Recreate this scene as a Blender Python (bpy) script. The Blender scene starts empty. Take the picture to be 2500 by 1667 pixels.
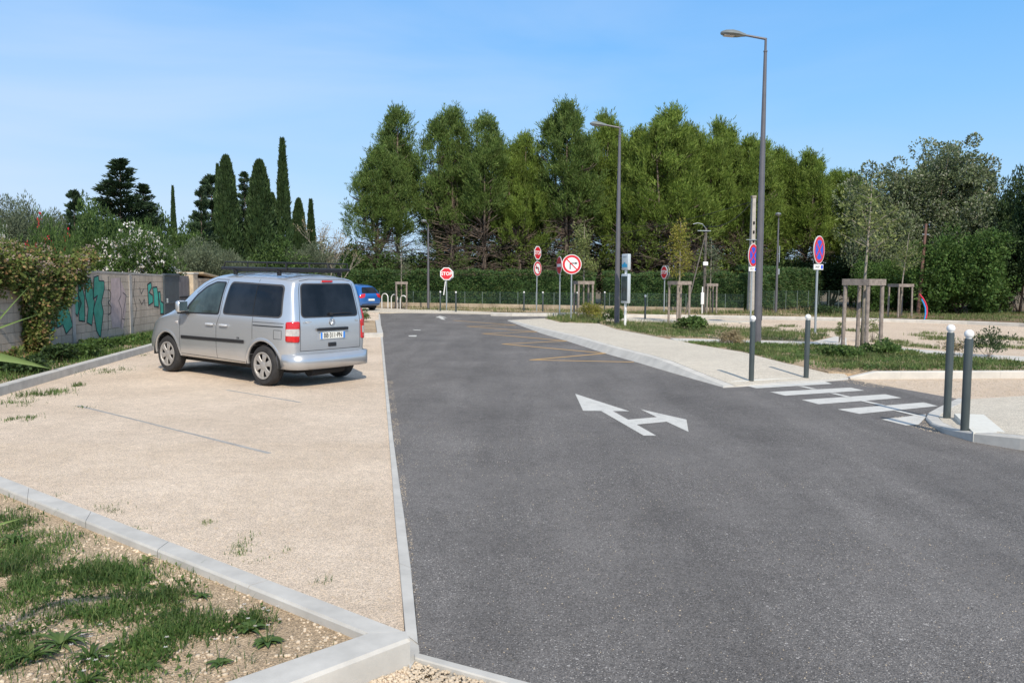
import bpy, bmesh, math, random
import numpy as np
from mathutils import Vector, Matrix
from mathutils.bvhtree import BVHTree
from mathutils.geometry import delaunay_2d_cdt
R = math.radians
scn = bpy.context.scene
COL = scn.collection
random.seed(7)
rng = np.random.default_rng(7)

# ------------------------------------------------------------------ camera
FPX, PITCH, ROLL, CH = 2000.0, 0.0741, 0.0064, 1.71      # photo is 2500 x 1667
_c, _s = math.cos(PITCH), math.sin(PITCH)
FW = Vector((0, _c, -_s)); RT0 = Vector((1, 0, 0)); UP0 = Vector((0, _s, _c))
RT = RT0*math.cos(ROLL)+UP0*math.sin(ROLL); UPV = -RT0*math.sin(ROLL)+UP0*math.cos(ROLL)
EYE = Vector((0, 0, CH))
cam = bpy.data.cameras.new('camera'); cam.lens = 28.8; cam.sensor_width = 36; cam.clip_start = .05; cam.clip_end = 3000
co = bpy.data.objects.new('camera', cam); COL.objects.link(co)
m = Matrix((RT, UPV, -FW)).transposed().to_4x4(); m.translation = EYE
co.matrix_world = m; scn.camera = co

def ray(px, py):
    return FW + RT*((px-1250)/FPX) - UPV*((py-833.5)/FPX)
def G(px, py, z=0.0):
    d = ray(px, py); t = (z-CH)/d.z; return EYE+d*t
def AT(px, py, Y):
    d = ray(px, py); return EYE+d*(Y/d.y)
def proj(p):
    d = Vector(p)-EYE; z = d.dot(FW); return 1250+FPX*d.dot(RT)/z, 833.5-FPX*d.dot(UPV)/z
def HT(p, py):
    lo, hi = 0.0, 30.0
    for _ in range(40):
        mid = (lo+hi)/2
        if proj((p[0], p[1], mid))[1] > py: lo = mid
        else: hi = mid
    return lo
D = 2500/2352.0

# ------------------------------------------------------------------ tagging
def tag(o, label=None, cat=None, group=None, kind=None):
    if label: o['label'] = label
    if cat: o['category'] = cat
    if group: o['group'] = group
    if kind: o['kind'] = kind
    return o
def empty(name, loc, rz=0, label=None, cat=None, group=None):
    o = bpy.data.objects.new(name, None); COL.objects.link(o); o.empty_display_size = .2
    o.location = loc; o.rotation_euler = (0, 0, rz); tag(o, label, cat, group); return o
def link(name, me, mats=None, parent=None, smooth=False):
    if mats is not None:
        for mm in (mats if isinstance(mats, (list, tuple)) else [mats]): me.materials.append(mm)
    if smooth:
        me.polygons.foreach_set('use_smooth', [True]*len(me.polygons))
    o = bpy.data.objects.new(name, me); COL.objects.link(o); o.parent = parent; return o
def copy_tree(o, parent=None):
    c = o.copy(); COL.objects.link(c); c.parent = parent
    for ch in [x for x in bpy.data.objects if x.parent == o]: copy_tree(ch, c)
    return c

class MB:
    def __init__(s): s.v = []; s.f = []; s.mi = []; s.cur = 0
    def add(s, vs, fs):
        n = len(s.v); s.v += [tuple(v) for v in vs]; s.f += [tuple(i+n for i in f) for f in fs]; s.mi += [s.cur]*len(fs)
    def box(s, c, size, rz=0, bev=0, rot=None):
        hx, hy, hz = size[0]/2, size[1]/2, size[2]/2
        if bev:
            b = min(bev, hx*.9, hy*.9, hz*.9); vs = []
            bm = bmesh.new(); bmesh.ops.create_cube(bm, size=1)
            for v in bm.verts: v.co = Vector((v.co.x*2*hx, v.co.y*2*hy, v.co.z*2*hz))
            bmesh.ops.bevel(bm, geom=bm.edges[:], offset=b, segments=2, affect='EDGES', profile=.5)
            bm.verts.index_update(); vs = [v.co.copy() for v in bm.verts]; fs = [[v.index for v in f.verts] for f in bm.faces]; bm.free()
        else:
            vs = [Vector((x, y, z)) for x in (-hx, hx) for y in (-hy, hy) for z in (-hz, hz)]
            fs = [(0, 1, 3, 2), (4, 6, 7, 5), (0, 4, 5, 1), (2, 3, 7, 6), (0, 2, 6, 4), (1, 5, 7, 3)]
        M = rot if rot is not None else Matrix.Rotation(rz, 3, 'Z')
        s.add([M@v+Vector(c) for v in vs], fs); return s
    def tube(s, pts, rad, n=8, caps=True):
        pts = [Vector(p) for p in pts]
        if not isinstance(rad, (list, tuple)): rad = [rad]*len(pts)
        vs = []; prev = None
        for i, p in enumerate(pts):
            t = (pts[min(i+1, len(pts)-1)]-pts[max(i-1, 0)])
            if t.length < 1e-9: t = Vector((0, 0, 1))
            t.normalize()
            if prev is None:
                a = t.orthogonal().normalized()
            else:
                a = (prev-t*prev.dot(t))
                a = a.normalized() if a.length > 1e-6 else t.orthogonal().normalized()
            prev = a; b = t.cross(a)
            for k in range(n):
                an = 2*math.pi*k/n; vs.append(p+(a*math.cos(an)+b*math.sin(an))*rad[i])
        fs = []
        for i in range(len(pts)-1):
            for k in range(n):
                k2 = (k+1) % n; fs.append((i*n+k, i*n+k2, (i+1)*n+k2, (i+1)*n+k))
        if caps:
            fs.append(tuple(range(n-1, -1, -1))); fs.append(tuple(range((len(pts)-1)*n, len(pts)*n)))
        s.add(vs, fs); return s
    def lathe(s, prof, n=24, M=None, caps=True):
        M = M or Matrix.Identity(4); vs = []
        for r, z in prof:
            for k in range(n):
                a = 2*math.pi*k/n; vs.append(M@Vector((r*math.cos(a), r*math.sin(a), z)))
        fs = []
        for i in range(len(prof)-1):
            for k in range(n):
                k2 = (k+1) % n; fs.append((i*n+k, i*n+k2, (i+1)*n+k2, (i+1)*n+k))
        if caps and prof[0][0] > 1e-6: fs.append(tuple(range(n-1, -1, -1)))
        if caps and prof[-1][0] > 1e-6: fs.append(tuple(range((len(prof)-1)*n, len(prof)*n)))
        s.add(vs, fs); return s
    def prism(s, poly, M, t0, t1):          # 2D polygon in M's xy, extruded along z
        n = len(poly)
        vs = [M@Vector((x, y, t0)) for x, y in poly]+[M@Vector((x, y, t1)) for x, y in poly]
        fs = [tuple(range(n-1, -1, -1)), tuple(range(n, 2*n))]+[(i, (i+1) % n, n+(i+1) % n, n+i) for i in range(n)]
        s.add(vs, fs); return s
    def mesh(s, name):
        me = bpy.data.meshes.new(name); me.from_pydata(s.v, [], s.f); me.update()
        if any(s.mi): me.polygons.foreach_set('material_index', s.mi)
        return me
    def build(s, name, mats, parent=None, smooth=False, auto=None):
        me = s.mesh(name); o = link(name, me, mats, parent, smooth or auto is not None)
        bm = bmesh.new(); bm.from_mesh(me); bmesh.ops.remove_doubles(bm, verts=bm.verts, dist=1e-5)
        bmesh.ops.recalc_face_normals(bm, faces=bm.faces); bm.to_mesh(me); bm.free()
        if auto is not None: me.set_sharp_from_angle(angle=R(auto))
        return o

# ------------------------------------------------------------------ materials
def newmat(name):
    m = bpy.data.materials.new(name); m.use_nodes = True; nt = m.node_tree
    return m, nt, nt.nodes, nt.links, nt.nodes['Principled BSDF']
def N(ns, t, **kw):
    n = ns.new(t)
    for k, v in kw.items():
        if k in n.inputs: n.inputs[k].default_value = v
        else: setattr(n, k, v)
    return n
def ramp(ns, ls, src, stops):
    r = ns.new('ShaderNodeValToRGB'); e = r.color_ramp.elements
    while len(e) < len(stops): e.new(.5)
    for i, (p, c) in enumerate(stops):
        e[i].position = p; e[i].color = (c[0], c[1], c[2], 1) if isinstance(c, (tuple, list)) else (c, c, c, 1)
    ls.new(src, r.inputs[0]); return r.outputs[0]
def mix(ns, ls, fac, a, b, mode='MIX'):
    x = ns.new('ShaderNodeMix'); x.data_type = 'RGBA'; x.blend_type = mode
    for i, v in ((0, fac), (6, a), (7, b)):
        if hasattr(v, 'is_linked') or isinstance(v, bpy.types.NodeSocket): ls.new(v, x.inputs[i])
        elif i == 0: x.inputs[0].default_value = v
        else: x.inputs[i].default_value = (v[0], v[1], v[2], 1)
    return x.outputs[2]
def plain(name, c, rough=.6, metal=0, var=.12, scale=8, bump=.0, bscale=60, coat=0):
    m, nt, ns, ls, bs = newmat(name)
    tc = ns.new('ShaderNodeTexCoord'); nz = N(ns, 'ShaderNodeTexNoise', Scale=scale, Detail=5.0, Roughness=.6)
    ls.new(tc.outputs['Object'], nz.inputs['Vector'])
    c2 = [max(0, x*(1-var)) for x in c]; c3 = [min(1, x*(1+var)) for x in c]
    ls.new(ramp(ns, ls, nz.outputs[0], [(.3, c2), (.7, c3)]), bs.inputs['Base Color'])
    bs.inputs['Roughness'].default_value = rough; bs.inputs['Metallic'].default_value = metal
    bs.inputs['Coat Weight'].default_value = coat; bs.inputs['Coat Roughness'].default_value = .05
    if bump:
        n2 = N(ns, 'ShaderNodeTexNoise', Scale=bscale, Detail=4.0); ls.new(tc.outputs['Object'], n2.inputs['Vector'])
        b = N(ns, 'ShaderNodeBump', Strength=bump, Distance=.01); ls.new(n2.outputs[0], b.inputs['Height']); ls.new(b.outputs[0], bs.inputs['Normal'])
    return m
def ground_mat(name, c1, c2, c3, fine=110, bump=.5, speck=None, stain=None, rough=.95, dens=.5):
    """fine mineral surface: large patches, mid mottling, grains and optional pale stones"""
    m, nt, ns, ls, bs = newmat(name)
    g = ns.new('ShaderNodeNewGeometry'); P = g.outputs['Position']
    big = N(ns, 'ShaderNodeTexNoise', Scale=.55, Detail=6.0, Roughness=.62); ls.new(P, big.inputs['Vector'])
    mid = N(ns, 'ShaderNodeTexNoise', Scale=7.0, Detail=6.0, Roughness=.7); ls.new(P, mid.inputs['Vector'])
    vo = N(ns, 'ShaderNodeTexVoronoi', Scale=float(fine)); ls.new(P, vo.inputs['Vector'])
    fi = N(ns, 'ShaderNodeTexNoise', Scale=fine*.8, Detail=3.0, Roughness=.7); ls.new(P, fi.inputs['Vector'])
    col = ramp(ns, ls, big.outputs[0], [(.32, c1), (.68, c2)])
    midc = ramp(ns, ls, mid.outputs[0], [(.3, .82), (.7, 1.10)])
    col = mix(ns, ls, .75, col, midc, 'MULTIPLY')
    sep = ns.new('ShaderNodeSeparateColor'); ls.new(vo.outputs['Color'], sep.inputs[0])
    gr = ramp(ns, ls, sep.outputs[0], [(0, .50), (.5, 1.0), (1, 1.5)])
    col = mix(ns, ls, .85, col, gr, 'MULTIPLY')
    fc = ramp(ns, ls, fi.outputs[0], [(.3, .7), (.7, 1.25)])
    col = mix(ns, ls, .55, col, fc, 'MULTIPLY')
    if speck:
        for sc, th, sz in ((46., .80, .21), (90., .74, .27), (19., .94, .15)):
            v2 = N(ns, 'ShaderNodeTexVoronoi', Scale=sc); ls.new(P, v2.inputs['Vector'])
            s2 = ns.new('ShaderNodeSeparateColor'); ls.new(v2.outputs['Color'], s2.inputs[0])
            pm = N(ns, 'ShaderNodeTexNoise', Scale=.8, Detail=5.0); ls.new(P, pm.inputs['Vector'])
            ad = ns.new('ShaderNodeMath'); ad.operation = 'MULTIPLY_ADD'; ls.new(pm.outputs[0], ad.inputs[0]); ad.inputs[1].default_value = dens; ls.new(s2.outputs[0], ad.inputs[2])
            a = ns.new('ShaderNodeMath'); a.operation = 'GREATER_THAN'; ls.new(ad.outputs[0], a.inputs[0]); a.inputs[1].default_value = th+dens*.5
            b = ns.new('ShaderNodeMath'); b.operation = 'LESS_THAN'; ls.new(v2.outputs['Distance'], b.inputs[0]); b.inputs[1].default_value = sz
            c = ns.new('ShaderNodeMath'); c.operation = 'MULTIPLY'; ls.new(a.outputs[0], c.inputs[0]); ls.new(b.outputs[0], c.inputs[1])
            col = mix(ns, ls, c.outputs[0], col, speck)
    if name == 'asphalt':
        mp2 = ns.new('ShaderNodeMapping'); mp2.inputs['Rotation'].default_value = (0, 0, R(28)); mp2.inputs['Scale'].default_value = (.9, .12, 1); ls.new(P, mp2.inputs['Vector'])
        s3 = N(ns, 'ShaderNodeTexNoise', Scale=1.6, Detail=5.0, Roughness=.6, Distortion=.6); ls.new(mp2.outputs[0], s3.inputs['Vector']); col = mix(ns, ls, .8, col, ramp(ns, ls, s3.outputs[0], [(.36, .80), (.5, .97), (.66, 1.13)]), 'MULTIPLY')
        s4 = N(ns, 'ShaderNodeTexNoise', Scale=1.9, Detail=7.0, Roughness=.7); ls.new(P, s4.inputs['Vector']); col = mix(ns, ls, .7, col, ramp(ns, ls, s4.outputs[0], [(.26, .80), (.40, .98), (.64, 1.0), (.78, 1.12)]), 'MULTIPLY')
    if stain:
        st = N(ns, 'ShaderNodeTexNoise', Scale=.25, Detail=5.0, Roughness=.55); ls.new(P, st.inputs['Vector'])
        col = mix(ns, ls, ramp(ns, ls, st.outputs[0], [(.5, 0), (.75, .5)]), col, stain)
    ls.new(col, bs.inputs['Base Color']); bs.inputs['Roughness'].default_value = rough; bs.inputs['Specular IOR Level'].default_value = .25
    b = N(ns, 'ShaderNodeBump', Strength=bump, Distance=.006); ls.new(vo.outputs['Distance'], b.inputs['Height']); ls.new(b.outputs[0], bs.inputs['Normal'])
    return m
def leaf_mat(name, a, b, c=None, trans=.25, rough=.6):
    m, nt, ns, ls, bs = newmat(name)
    g = ns.new('ShaderNodeNewGeometry'); tc = ns.new('ShaderNodeTexCoord')
    nz = N(ns, 'ShaderNodeTexNoise', Scale=1.3, Detail=3.0); ls.new(tc.outputs['Object'], nz.inputs['Vector'])
    stops = [(0, a), (.75, b), (1, c or b)]
    col = ramp(ns, ls, g.outputs['Random Per Island'], stops)
    nn = ramp(ns, ls, nz.outputs[0], [(.35, .62), (.65, 1.35)])
    col = mix(ns, ls, .8, col, nn, 'MULTIPLY')
    ls.new(col, bs.inputs['Base Color']); bs.inputs['Roughness'].default_value = rough; bs.inputs['Specular IOR Level'].default_value = .3
    tr = ns.new('ShaderNodeBsdfTranslucent'); ls.new(col, tr.inputs[0])
    mx = ns.new('ShaderNodeMixShader'); mx.inputs[0].default_value = trans
    ls.new(bs.outputs[0], mx.inputs[1]); ls.new(tr.outputs[0], mx.inputs[2]); ls.new(mx.outputs[0], ns['Material Output'].inputs[0])
    return m

M = {}
M['gravel'] = ground_mat('pale_gravel', (.59, .47, .355), (.76, .625, .49), None, fine=190, bump=.8)
M['gravel_r'] = ground_mat('pink_gravel', (.60, .47, .35), (.68, .55, .42), None, fine=190, bump=.8)
M['asphalt'] = ground_mat('asphalt', (.142, .131, .122), (.195, .181, .169), None, fine=150, bump=.8, speck=(.44, .41, .38), rough=.82, dens=1.5)
M['soil'] = ground_mat('dry_soil', (.36, .265, .17), (.52, .40, .27), None, fine=130, bump=.9)
M['earth'] = ground_mat('brown_earth', (.13, .095, .055), (.20, .15, .09), None, fine=20, bump=1.0)  # dark brown earth colour of the base ground sheet
M['pave'] = ground_mat('sand_concrete_pavement', (.56, .50, .41), (.63, .57, .47), None, fine=160, bump=.5)
M['kerb'] = plain('kerb_concrete', (.56, .53, .475), .85, var=.13, scale=3, bump=.15, bscale=200)
M['kerb_d'] = plain('kerb_concrete_grey', (.49, .47, .43), .85, var=.16, scale=4, bump=.15, bscale=200)
M['galv'] = plain('galvanised_steel', (.36, .40, .42), .5, .5, var=.1, scale=5)
M['lampgrey'] = plain('lamp_grey_paint', (.135, .13, .14), .42, .2, var=.1, scale=4)
M['bollard'] = plain('bollard_green_grey_paint', (.060, .074, .073), .38, .1, var=.12, scale=4)
M['white'] = plain('white_paint', (.80, .80, .78), .45, var=.05)
M['wood'] = plain('weathered_wood', (.255, .215, .185), .9, var=.35, scale=9, bump=.6, bscale=50)
M['bark'] = plain('pine_bark', (.15, .115, .09), .95, var=.4, scale=10, bump=1, bscale=30)
M['bark_l'] = plain('pale_bark', (.28, .25, .20), .95, var=.3, scale=10, bump=1, bscale=30)
M['black'] = plain('black_plastic', (.018, .018, .02), .5, var=.1)
M['rubber'] = plain('tyre_rubber', (.028, .027, .027), .85, var=.3, scale=12)
M['red'] = plain('sign_red', (.60, .018, .03), .4, var=.04)
M['blue'] = plain('sign_blue', (.02, .09, .62), .4, var=.04)
M['signback'] = plain('sign_back_grey', (.45, .47, .48), .5, .4, var=.05)
M['dark'] = plain('matt_dark', (.01, .01, .011), .9, var=.1)
M['ink'] = plain('black_ink', (.012, .012, .014), .6, var=.05)

# ------------------------------------------------------------------ world and sun
SUN_AZ, SUN_EL = math.atan2(.22, -1.0), R(41)        # azimuth measured from +Y towards +X
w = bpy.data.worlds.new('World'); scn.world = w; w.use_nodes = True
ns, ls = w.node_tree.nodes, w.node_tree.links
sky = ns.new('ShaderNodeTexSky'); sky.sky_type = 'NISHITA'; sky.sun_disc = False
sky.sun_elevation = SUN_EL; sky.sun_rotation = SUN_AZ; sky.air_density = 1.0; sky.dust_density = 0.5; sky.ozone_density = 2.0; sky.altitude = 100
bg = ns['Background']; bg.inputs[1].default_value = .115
tc = ns.new('ShaderNodeTexCoord'); mp = ns.new('ShaderNodeMapping'); mp.inputs['Scale'].default_value = (1.0, 1.6, 5.0); mp.inputs['Rotation'].default_value = (0, R(14), 0)
ls.new(tc.outputs['Generated'], mp.inputs['Vector'])
nz = N(ns, 'ShaderNodeTexNoise', Scale=1.6, Detail=6.0, Roughness=.5, Distortion=.4); ls.new(mp.outputs[0], nz.inputs['Vector'])
cl = ramp(ns, ls, nz.outputs[0], [(.42, 0), (.78, .46)])
sx = ns.new('ShaderNodeSeparateXYZ'); ls.new(tc.outputs['Generated'], sx.inputs[0])
lf = ns.new('ShaderNodeMapRange'); lf.inputs[1].default_value = .55; lf.inputs[2].default_value = -.55; lf.inputs[3].default_value = .25; lf.inputs[4].default_value = 1.35
ls.new(sx.outputs[0], lf.inputs[0])
mu = ns.new('ShaderNodeMath'); mu.operation = 'MULTIPLY'; ls.new(cl, mu.inputs[0]); ls.new(lf.outputs[0], mu.inputs[1])
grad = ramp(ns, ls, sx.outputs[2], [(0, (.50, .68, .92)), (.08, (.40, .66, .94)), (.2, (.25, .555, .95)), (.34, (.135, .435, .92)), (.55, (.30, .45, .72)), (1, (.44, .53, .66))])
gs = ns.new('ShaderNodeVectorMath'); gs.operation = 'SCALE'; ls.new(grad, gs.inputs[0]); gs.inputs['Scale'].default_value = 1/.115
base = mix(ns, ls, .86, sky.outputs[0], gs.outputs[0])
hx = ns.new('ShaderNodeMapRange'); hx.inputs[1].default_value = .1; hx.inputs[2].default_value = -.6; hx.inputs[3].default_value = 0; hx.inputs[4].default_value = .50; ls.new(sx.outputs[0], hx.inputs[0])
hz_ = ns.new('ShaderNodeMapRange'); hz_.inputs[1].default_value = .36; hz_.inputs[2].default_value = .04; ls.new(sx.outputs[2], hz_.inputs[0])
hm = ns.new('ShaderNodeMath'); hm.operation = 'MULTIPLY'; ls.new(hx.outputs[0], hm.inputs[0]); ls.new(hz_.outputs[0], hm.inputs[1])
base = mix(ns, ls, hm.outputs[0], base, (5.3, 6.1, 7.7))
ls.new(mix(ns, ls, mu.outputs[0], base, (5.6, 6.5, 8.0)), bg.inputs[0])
sl = bpy.data.lights.new('sun', 'SUN'); sl.energy = 4.0; sl.angle = R(.8); sl.color = (1, .91, .78)
so = bpy.data.objects.new('sun', sl); COL.objects.link(so)
sd = Vector((math.sin(SUN_AZ)*math.cos(SUN_EL), math.cos(SUN_AZ)*math.cos(SUN_EL), math.sin(SUN_EL)))
so.rotation_euler = sd.to_track_quat('Z', 'Y').to_euler(); so.location = (0, -20, 30)
scn.view_settings.view_transform = 'Standard'; scn.view_settings.look = 'None'; scn.view_settings.exposure = 0.16; scn.view_settings.gamma = 1

# ------------------------------------------------------------------ flat setting
def tri_fill(pts2):
    n = len(pts2)
    r = delaunay_2d_cdt([Vector(p) for p in pts2], [], [list(range(n))], 1, 1e-6)
    return r[0], r[2]
def sheet(name, pts, mat, z=None, depth=None, kind='structure', label=None, cat=None, group=None, parent=None):
    """pts: world points (x,y,z). Optional skirt down to depth."""
    pts = [Vector((p[0], p[1], p[2] if z is None else z)) for p in pts]
    vs, fs = tri_fill([(p.x, p.y) for p in pts])
    zz = []
    for v in vs:
        j = min(range(len(pts)), key=lambda k: (pts[k].x-v.x)**2+(pts[k].y-v.y)**2); zz.append(pts[j].z)
    mb = MB(); mb.add([(v.x, v.y, zz[i]) for i, v in enumerate(vs)], fs)
    if depth is not None:
        n = len(pts)
        mb.add([tuple(p) for p in pts]+[(p.x, p.y, depth) for p in pts], [(i, (i+1) % n, n+(i+1) % n, n+i) for i in range(n)])
    me = mb.mesh(name); o = link(name, me, mat, parent)
    bm = bmesh.new(); bm.from_mesh(me); bmesh.ops.remove_doubles(bm, verts=bm.verts, dist=1e-4); bmesh.ops.recalc_face_normals(bm, faces=bm.faces)
    up = [f for f in bm.faces if abs(f.normal.z) > .9]
    if up and up[0].normal.z < 0: bmesh.ops.reverse_faces(bm, faces=bm.faces)
    bm.to_mesh(me); bm.free()
    tag(o, label, cat, group, kind); return o
def GP(lst, z=0.0):
    return [G(p[0], p[1], p[2] if len(p) > 2 else z) for p in lst]
def resample(pl, n):
    pl = [Vector(p) for p in pl]; L = [0]
    for a, b in zip(pl, pl[1:]): L.append(L[-1]+(b-a).length)
    out = []
    for i in range(n+1):
        t = L[-1]*i/n; j = 0
        while j < len(L)-2 and L[j+1] < t: j += 1
        q = (t-L[j])/max(1e-9, L[j+1]-L[j]); out.append(pl[j].lerp(pl[j+1], q))
    return out
def kerb(name, outer, inner, zb, mat, stone=1.0, bev=.012, gap=.003, sub=1, batter=0.0):
    """row of kerb stones between two world polylines (top edges)"""
    Lo = sum((b-a).length for a, b in zip(outer, outer[1:]))
    n = max(1, round(Lo/stone)); a = resample(outer, n*sub); b = resample(inner, n*sub); mb = MB()
    for i in range(n):
        rings = []
        for k in range(sub+1):
            j = i*sub+k; A, B = a[j].copy(), b[j].copy()
            if k == 0 and i > 0: A = A.lerp(a[j+1], gap); B = B.lerp(b[j+1], gap)
            if k == sub and i < n-1: A = A.lerp(a[j-1], gap); B = B.lerp(b[j-1], gap)
            d = (B-A); w = d.length; d = d/w
            rings.append([Vector((A.x, A.y, zb))-d*batter*(A.z-zb)/.2, Vector((A.x, A.y, A.z-bev)), A+d*bev, B-d*bev, Vector((B.x, B.y, B.z-bev)), Vector((B.x, B.y, zb))])
        vs = [v for r in rings for v in r]; fs = []
        for k in range(sub):
            for q in range(5): fs.append((k*6+q, k*6+q+1, k*6+6+q+1, k*6+6+q))
        fs += [tuple(range(6)), tuple(range(len(vs)-1, len(vs)-7, -1))]
        mb.add(vs, fs)
    return tag(mb.build(name, mat), kind='structure')
def offset_line(pl, w):
    """parallel line to the left (w>0) of the direction of travel"""
    out = []
    for i, p in enumerate(pl):
        t = (pl[min(i+1, len(pl)-1)]-pl[max(i-1, 0)]); t.z = 0; t.normalize(); n = Vector((-t.y, t.x, 0)); out.append(p+n*w)
    return out

big = 900
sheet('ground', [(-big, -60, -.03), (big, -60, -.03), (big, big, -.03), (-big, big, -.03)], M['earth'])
# left gravel lot
edgeL = [(1003, 1700), (986.7, 1531), (978, 1415), (964.6, 1271), (956, 1150), (949, 1063), (936, 903), (930, 830), (926, 800), (924, 768)]
edgeR = [(1034, 1700), (1023, 1590), (1014, 1482), (995, 1316), (978.4, 1205), (959, 1063), (942, 903), (935, 830), (931, 800), (927.5, 766)]
EL, ER = GP(edgeL), GP(edgeR)
lot = sheet('gravel_lot', [Vector((-14, -3, 0)), Vector((8, -3, 0))]+[G(1750, 1765), G(1250, 1690)]+EL+[G(930, 757), G(700, 748), Vector((-19, 47, 0))], M['gravel'], z=-.006)
def densify(o, x0, x1, y0, y1, step, zf):
    me = o.data; bm = bmesh.new(); bm.from_mesh(me)
    for k in range(int((x1-x0)/step)+1):
        bmesh.ops.bisect_plane(bm, geom=bm.verts[:]+bm.edges[:]+bm.faces[:], plane_co=(x0+k*step, 0, 0), plane_no=(1, 0, 0))
    for k in range(int((y1-y0)/step)+1):
        bmesh.ops.bisect_plane(bm, geom=bm.verts[:]+bm.edges[:]+bm.faces[:], plane_co=(0, y0+k*step, 0), plane_no=(0, 1, 0))
    for v in bm.verts: v.co.z += zf(v.co.x, v.co.y)
    bm.to_mesh(me); bm.free()
    o.data.polygons.foreach_set('use_smooth', [True]*len(me.polygons))
# the gravel is banked up slightly where the van's front wheels stand
densify(lot, -9.0, -3.2, 11.5, 19.5, .4, lambda x, y: .044*math.exp(-(((x+5.8)/1.5)**2+((y-15.4)/1.6)**2)**2))
# road
KO = [(1238, 782.5), (1319, 813), (1391, 834.6), (1478.5, 863), (1561, 886), (1604, 899), (1700, 927), (1764.6, 945)]
island = [(2337, 973), (2293, 995), (2264, 1013), (2257, 1021), (2266, 1036), (2300.6, 1056.6), (2373, 1078), (2460, 1092.7), (2500, 1100), (2620, 1118)]
road = ER[1:] + GP([(1000, 763.5), (1198, 767), (1393, 771.5), (1500, 776), (1572, 778), (1572, 782), (1462, 783), (1331, 781)])+GP(KO)+GP([(2026, 929), (2071, 925.5)])+GP(island)+[Vector((9, 6, 0)), Vector((9, 1.0, 0)), Vector((2.5, 1.9, 0)), G(1800, 1806), G(1600, 1752), G(1300, 1671), G(1140, 1628), G(1020, 1597)]
sheet('road', road, M['asphalt'], z=.0)
# edging strip between lot and road
kerb('edging_kerb', [p+Vector((0, 0, .012)) for p in [G(990, 1552)]+EL[2:]], [p+Vector((0, 0, .008)) for p in [G(1021, 1574)]+ER[2:]], -.05, M['kerb_d'], 1.0, .004)
sheet('mortar_patch', GP([(988, 1548), (1022, 1576), (1024, 1592), (1016, 1608), (1000, 1634), (995, 1600)]), M['kerb_d'], z=.004, depth=-.05)
# right gravel
sheet('gravel_lot_right', GP([(2071, 925), (2337, 973), (2500, 975), (3100, 975), (3100, 830), (2500, 797), (2210, 786), (1700, 777), (1480, 772), (1460, 789), (1700, 860), (1900, 915)]), M['gravel_r'], z=-.004)

# pavement beside the road, higher along the bus kerb, down at the crossing
KI = [(1249, 777), (1313, 796), (1391, 816.5), (1478, 839), (1561, 863), (1646, 885), (1700, 908), (1768, 938)]
hz = [.02, .12, .15, .15, .15, .14, .06, .02]
kO = [G(p[0], p[1], h*.0) for p, h in zip(KO, hz)]
kOt = [Vector((p.x, p.y, h)) for p, h in zip(kO, hz)]
for i_, q_ in enumerate(list(kOt)):
    t_ = (kO[min(i_+1, 7)]-kO[max(i_-1, 0)]); t_.z = 0; t_.normalize(); kOt[i_] = q_+Vector((t_.y, -t_.x, 0))*(-.9*hz[i_])
kIt = []
for p, h, q in zip(KI, hz, kOt):
    g = G(p[0], p[1], h); kIt.append(g)
kIt = []
for i, q in enumerate(kOt):
    t = (kOt[min(i+1, 7)]-kOt[max(i-1, 0)]); t.z = 0; t.normalize(); kIt.append(q+Vector((t.y, -t.x, 0))*(-.20 if i not in (0,) else -.15)+Vector((0, 0, .004)))
kerb('bus_stop_kerb', kOt, kIt, -.05, M['kerb'], 1.0, .02, sub=2, batter=.18)
back = [(2071, 919, .03), (2060, 911, .04), (2023, 907, .06), (1918, 886.5, .12), (1812, 859, .14), (1700, 840.6, .14), (1658, 832, .14), (1602, 821.5, .14), (1505, 804, .14), (1462, 790, .14), (1367, 787, .10), (1331, 777, .03)]
sheet('pavement', [Vector((p.x, p.y, p.z-.002)) for p in kIt]+[G(1905, 932, .02), G(2050, 924.5, .02)]+GP(back), M['pave'], depth=-.05)
sheet('crossing_kerb', GP([(1764.6, 945), (2026, 929), (2071, 925.5)], .012)+GP([(2071, 921), (2020, 924), (1765, 938.5)], .022), M['kerb'], depth=-.05)
# far pavement at the end of the road, kerb and side street edge
sheet('far_pavement', GP([(928, 762.5), (1000, 763), (1198, 766.5), (1205, 762), (1100, 757.5), (1000, 755), (930, 752), (780, 751), (780, 756)], .02), M['pave'], depth=-.05)
fk = GP([(1198, 771, 0), (1260, 772.5, 0), (1377, 772.5, 0), (1430, 770, 0)])
fk = [Vector((p.x, p.y, .15)) for p in fk]
kerb('far_kerb', fk, offset_line(fk, .5), -.05, M['kerb'], 1.0, .02)
fk2 = [Vector((p.x, p.y, .14)) for p in GP([(1472, 774), (1560, 775), (1700, 776.5), (2000, 782), (2210, 787), (2350, 791.5), (2500, 798), (2750, 812)])]
kerb('far_lot_kerb', fk2, offset_line(fk2, .16), -.05, M['kerb'], 1.0, .02)
sheet('middle_path', GP([(1462, 773), (1650, 778), (1830, 781), (1830, 787), (1680, 790), (1560, 784), (1462, 781)], .03), M['pave'], depth=-.05)
sheet('inner_path', GP([(1636, 825), (1783, 829), (1985, 834), (2040, 821), (2066, 824), (2068, 846), (1985, 843.5), (1783, 836.5), (1652, 832)], .115), M['kerb'], depth=-.05)
sheet('lot_path', GP([(2072, 846), (2156, 845), (2380, 864), (2500, 870), (2800, 890), (2800, 908), (2500, 885), (2156, 853), (2072, 852)], .11), M['kerb'], depth=-.05)
# kerb on the right behind the crossing
rk = [Vector((p.x, p.y, .13)) for p in GP([(2076, 925), (2100, 925), (2134, 925), (2300, 924), (2500, 923), (2800, 922)])]; rk[0].z = .03; rk[1].z = .08
kerb('verge_kerb', rk, offset_line(rk, .14), -.05, M['kerb'], 1.0, .015, sub=2)
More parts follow.
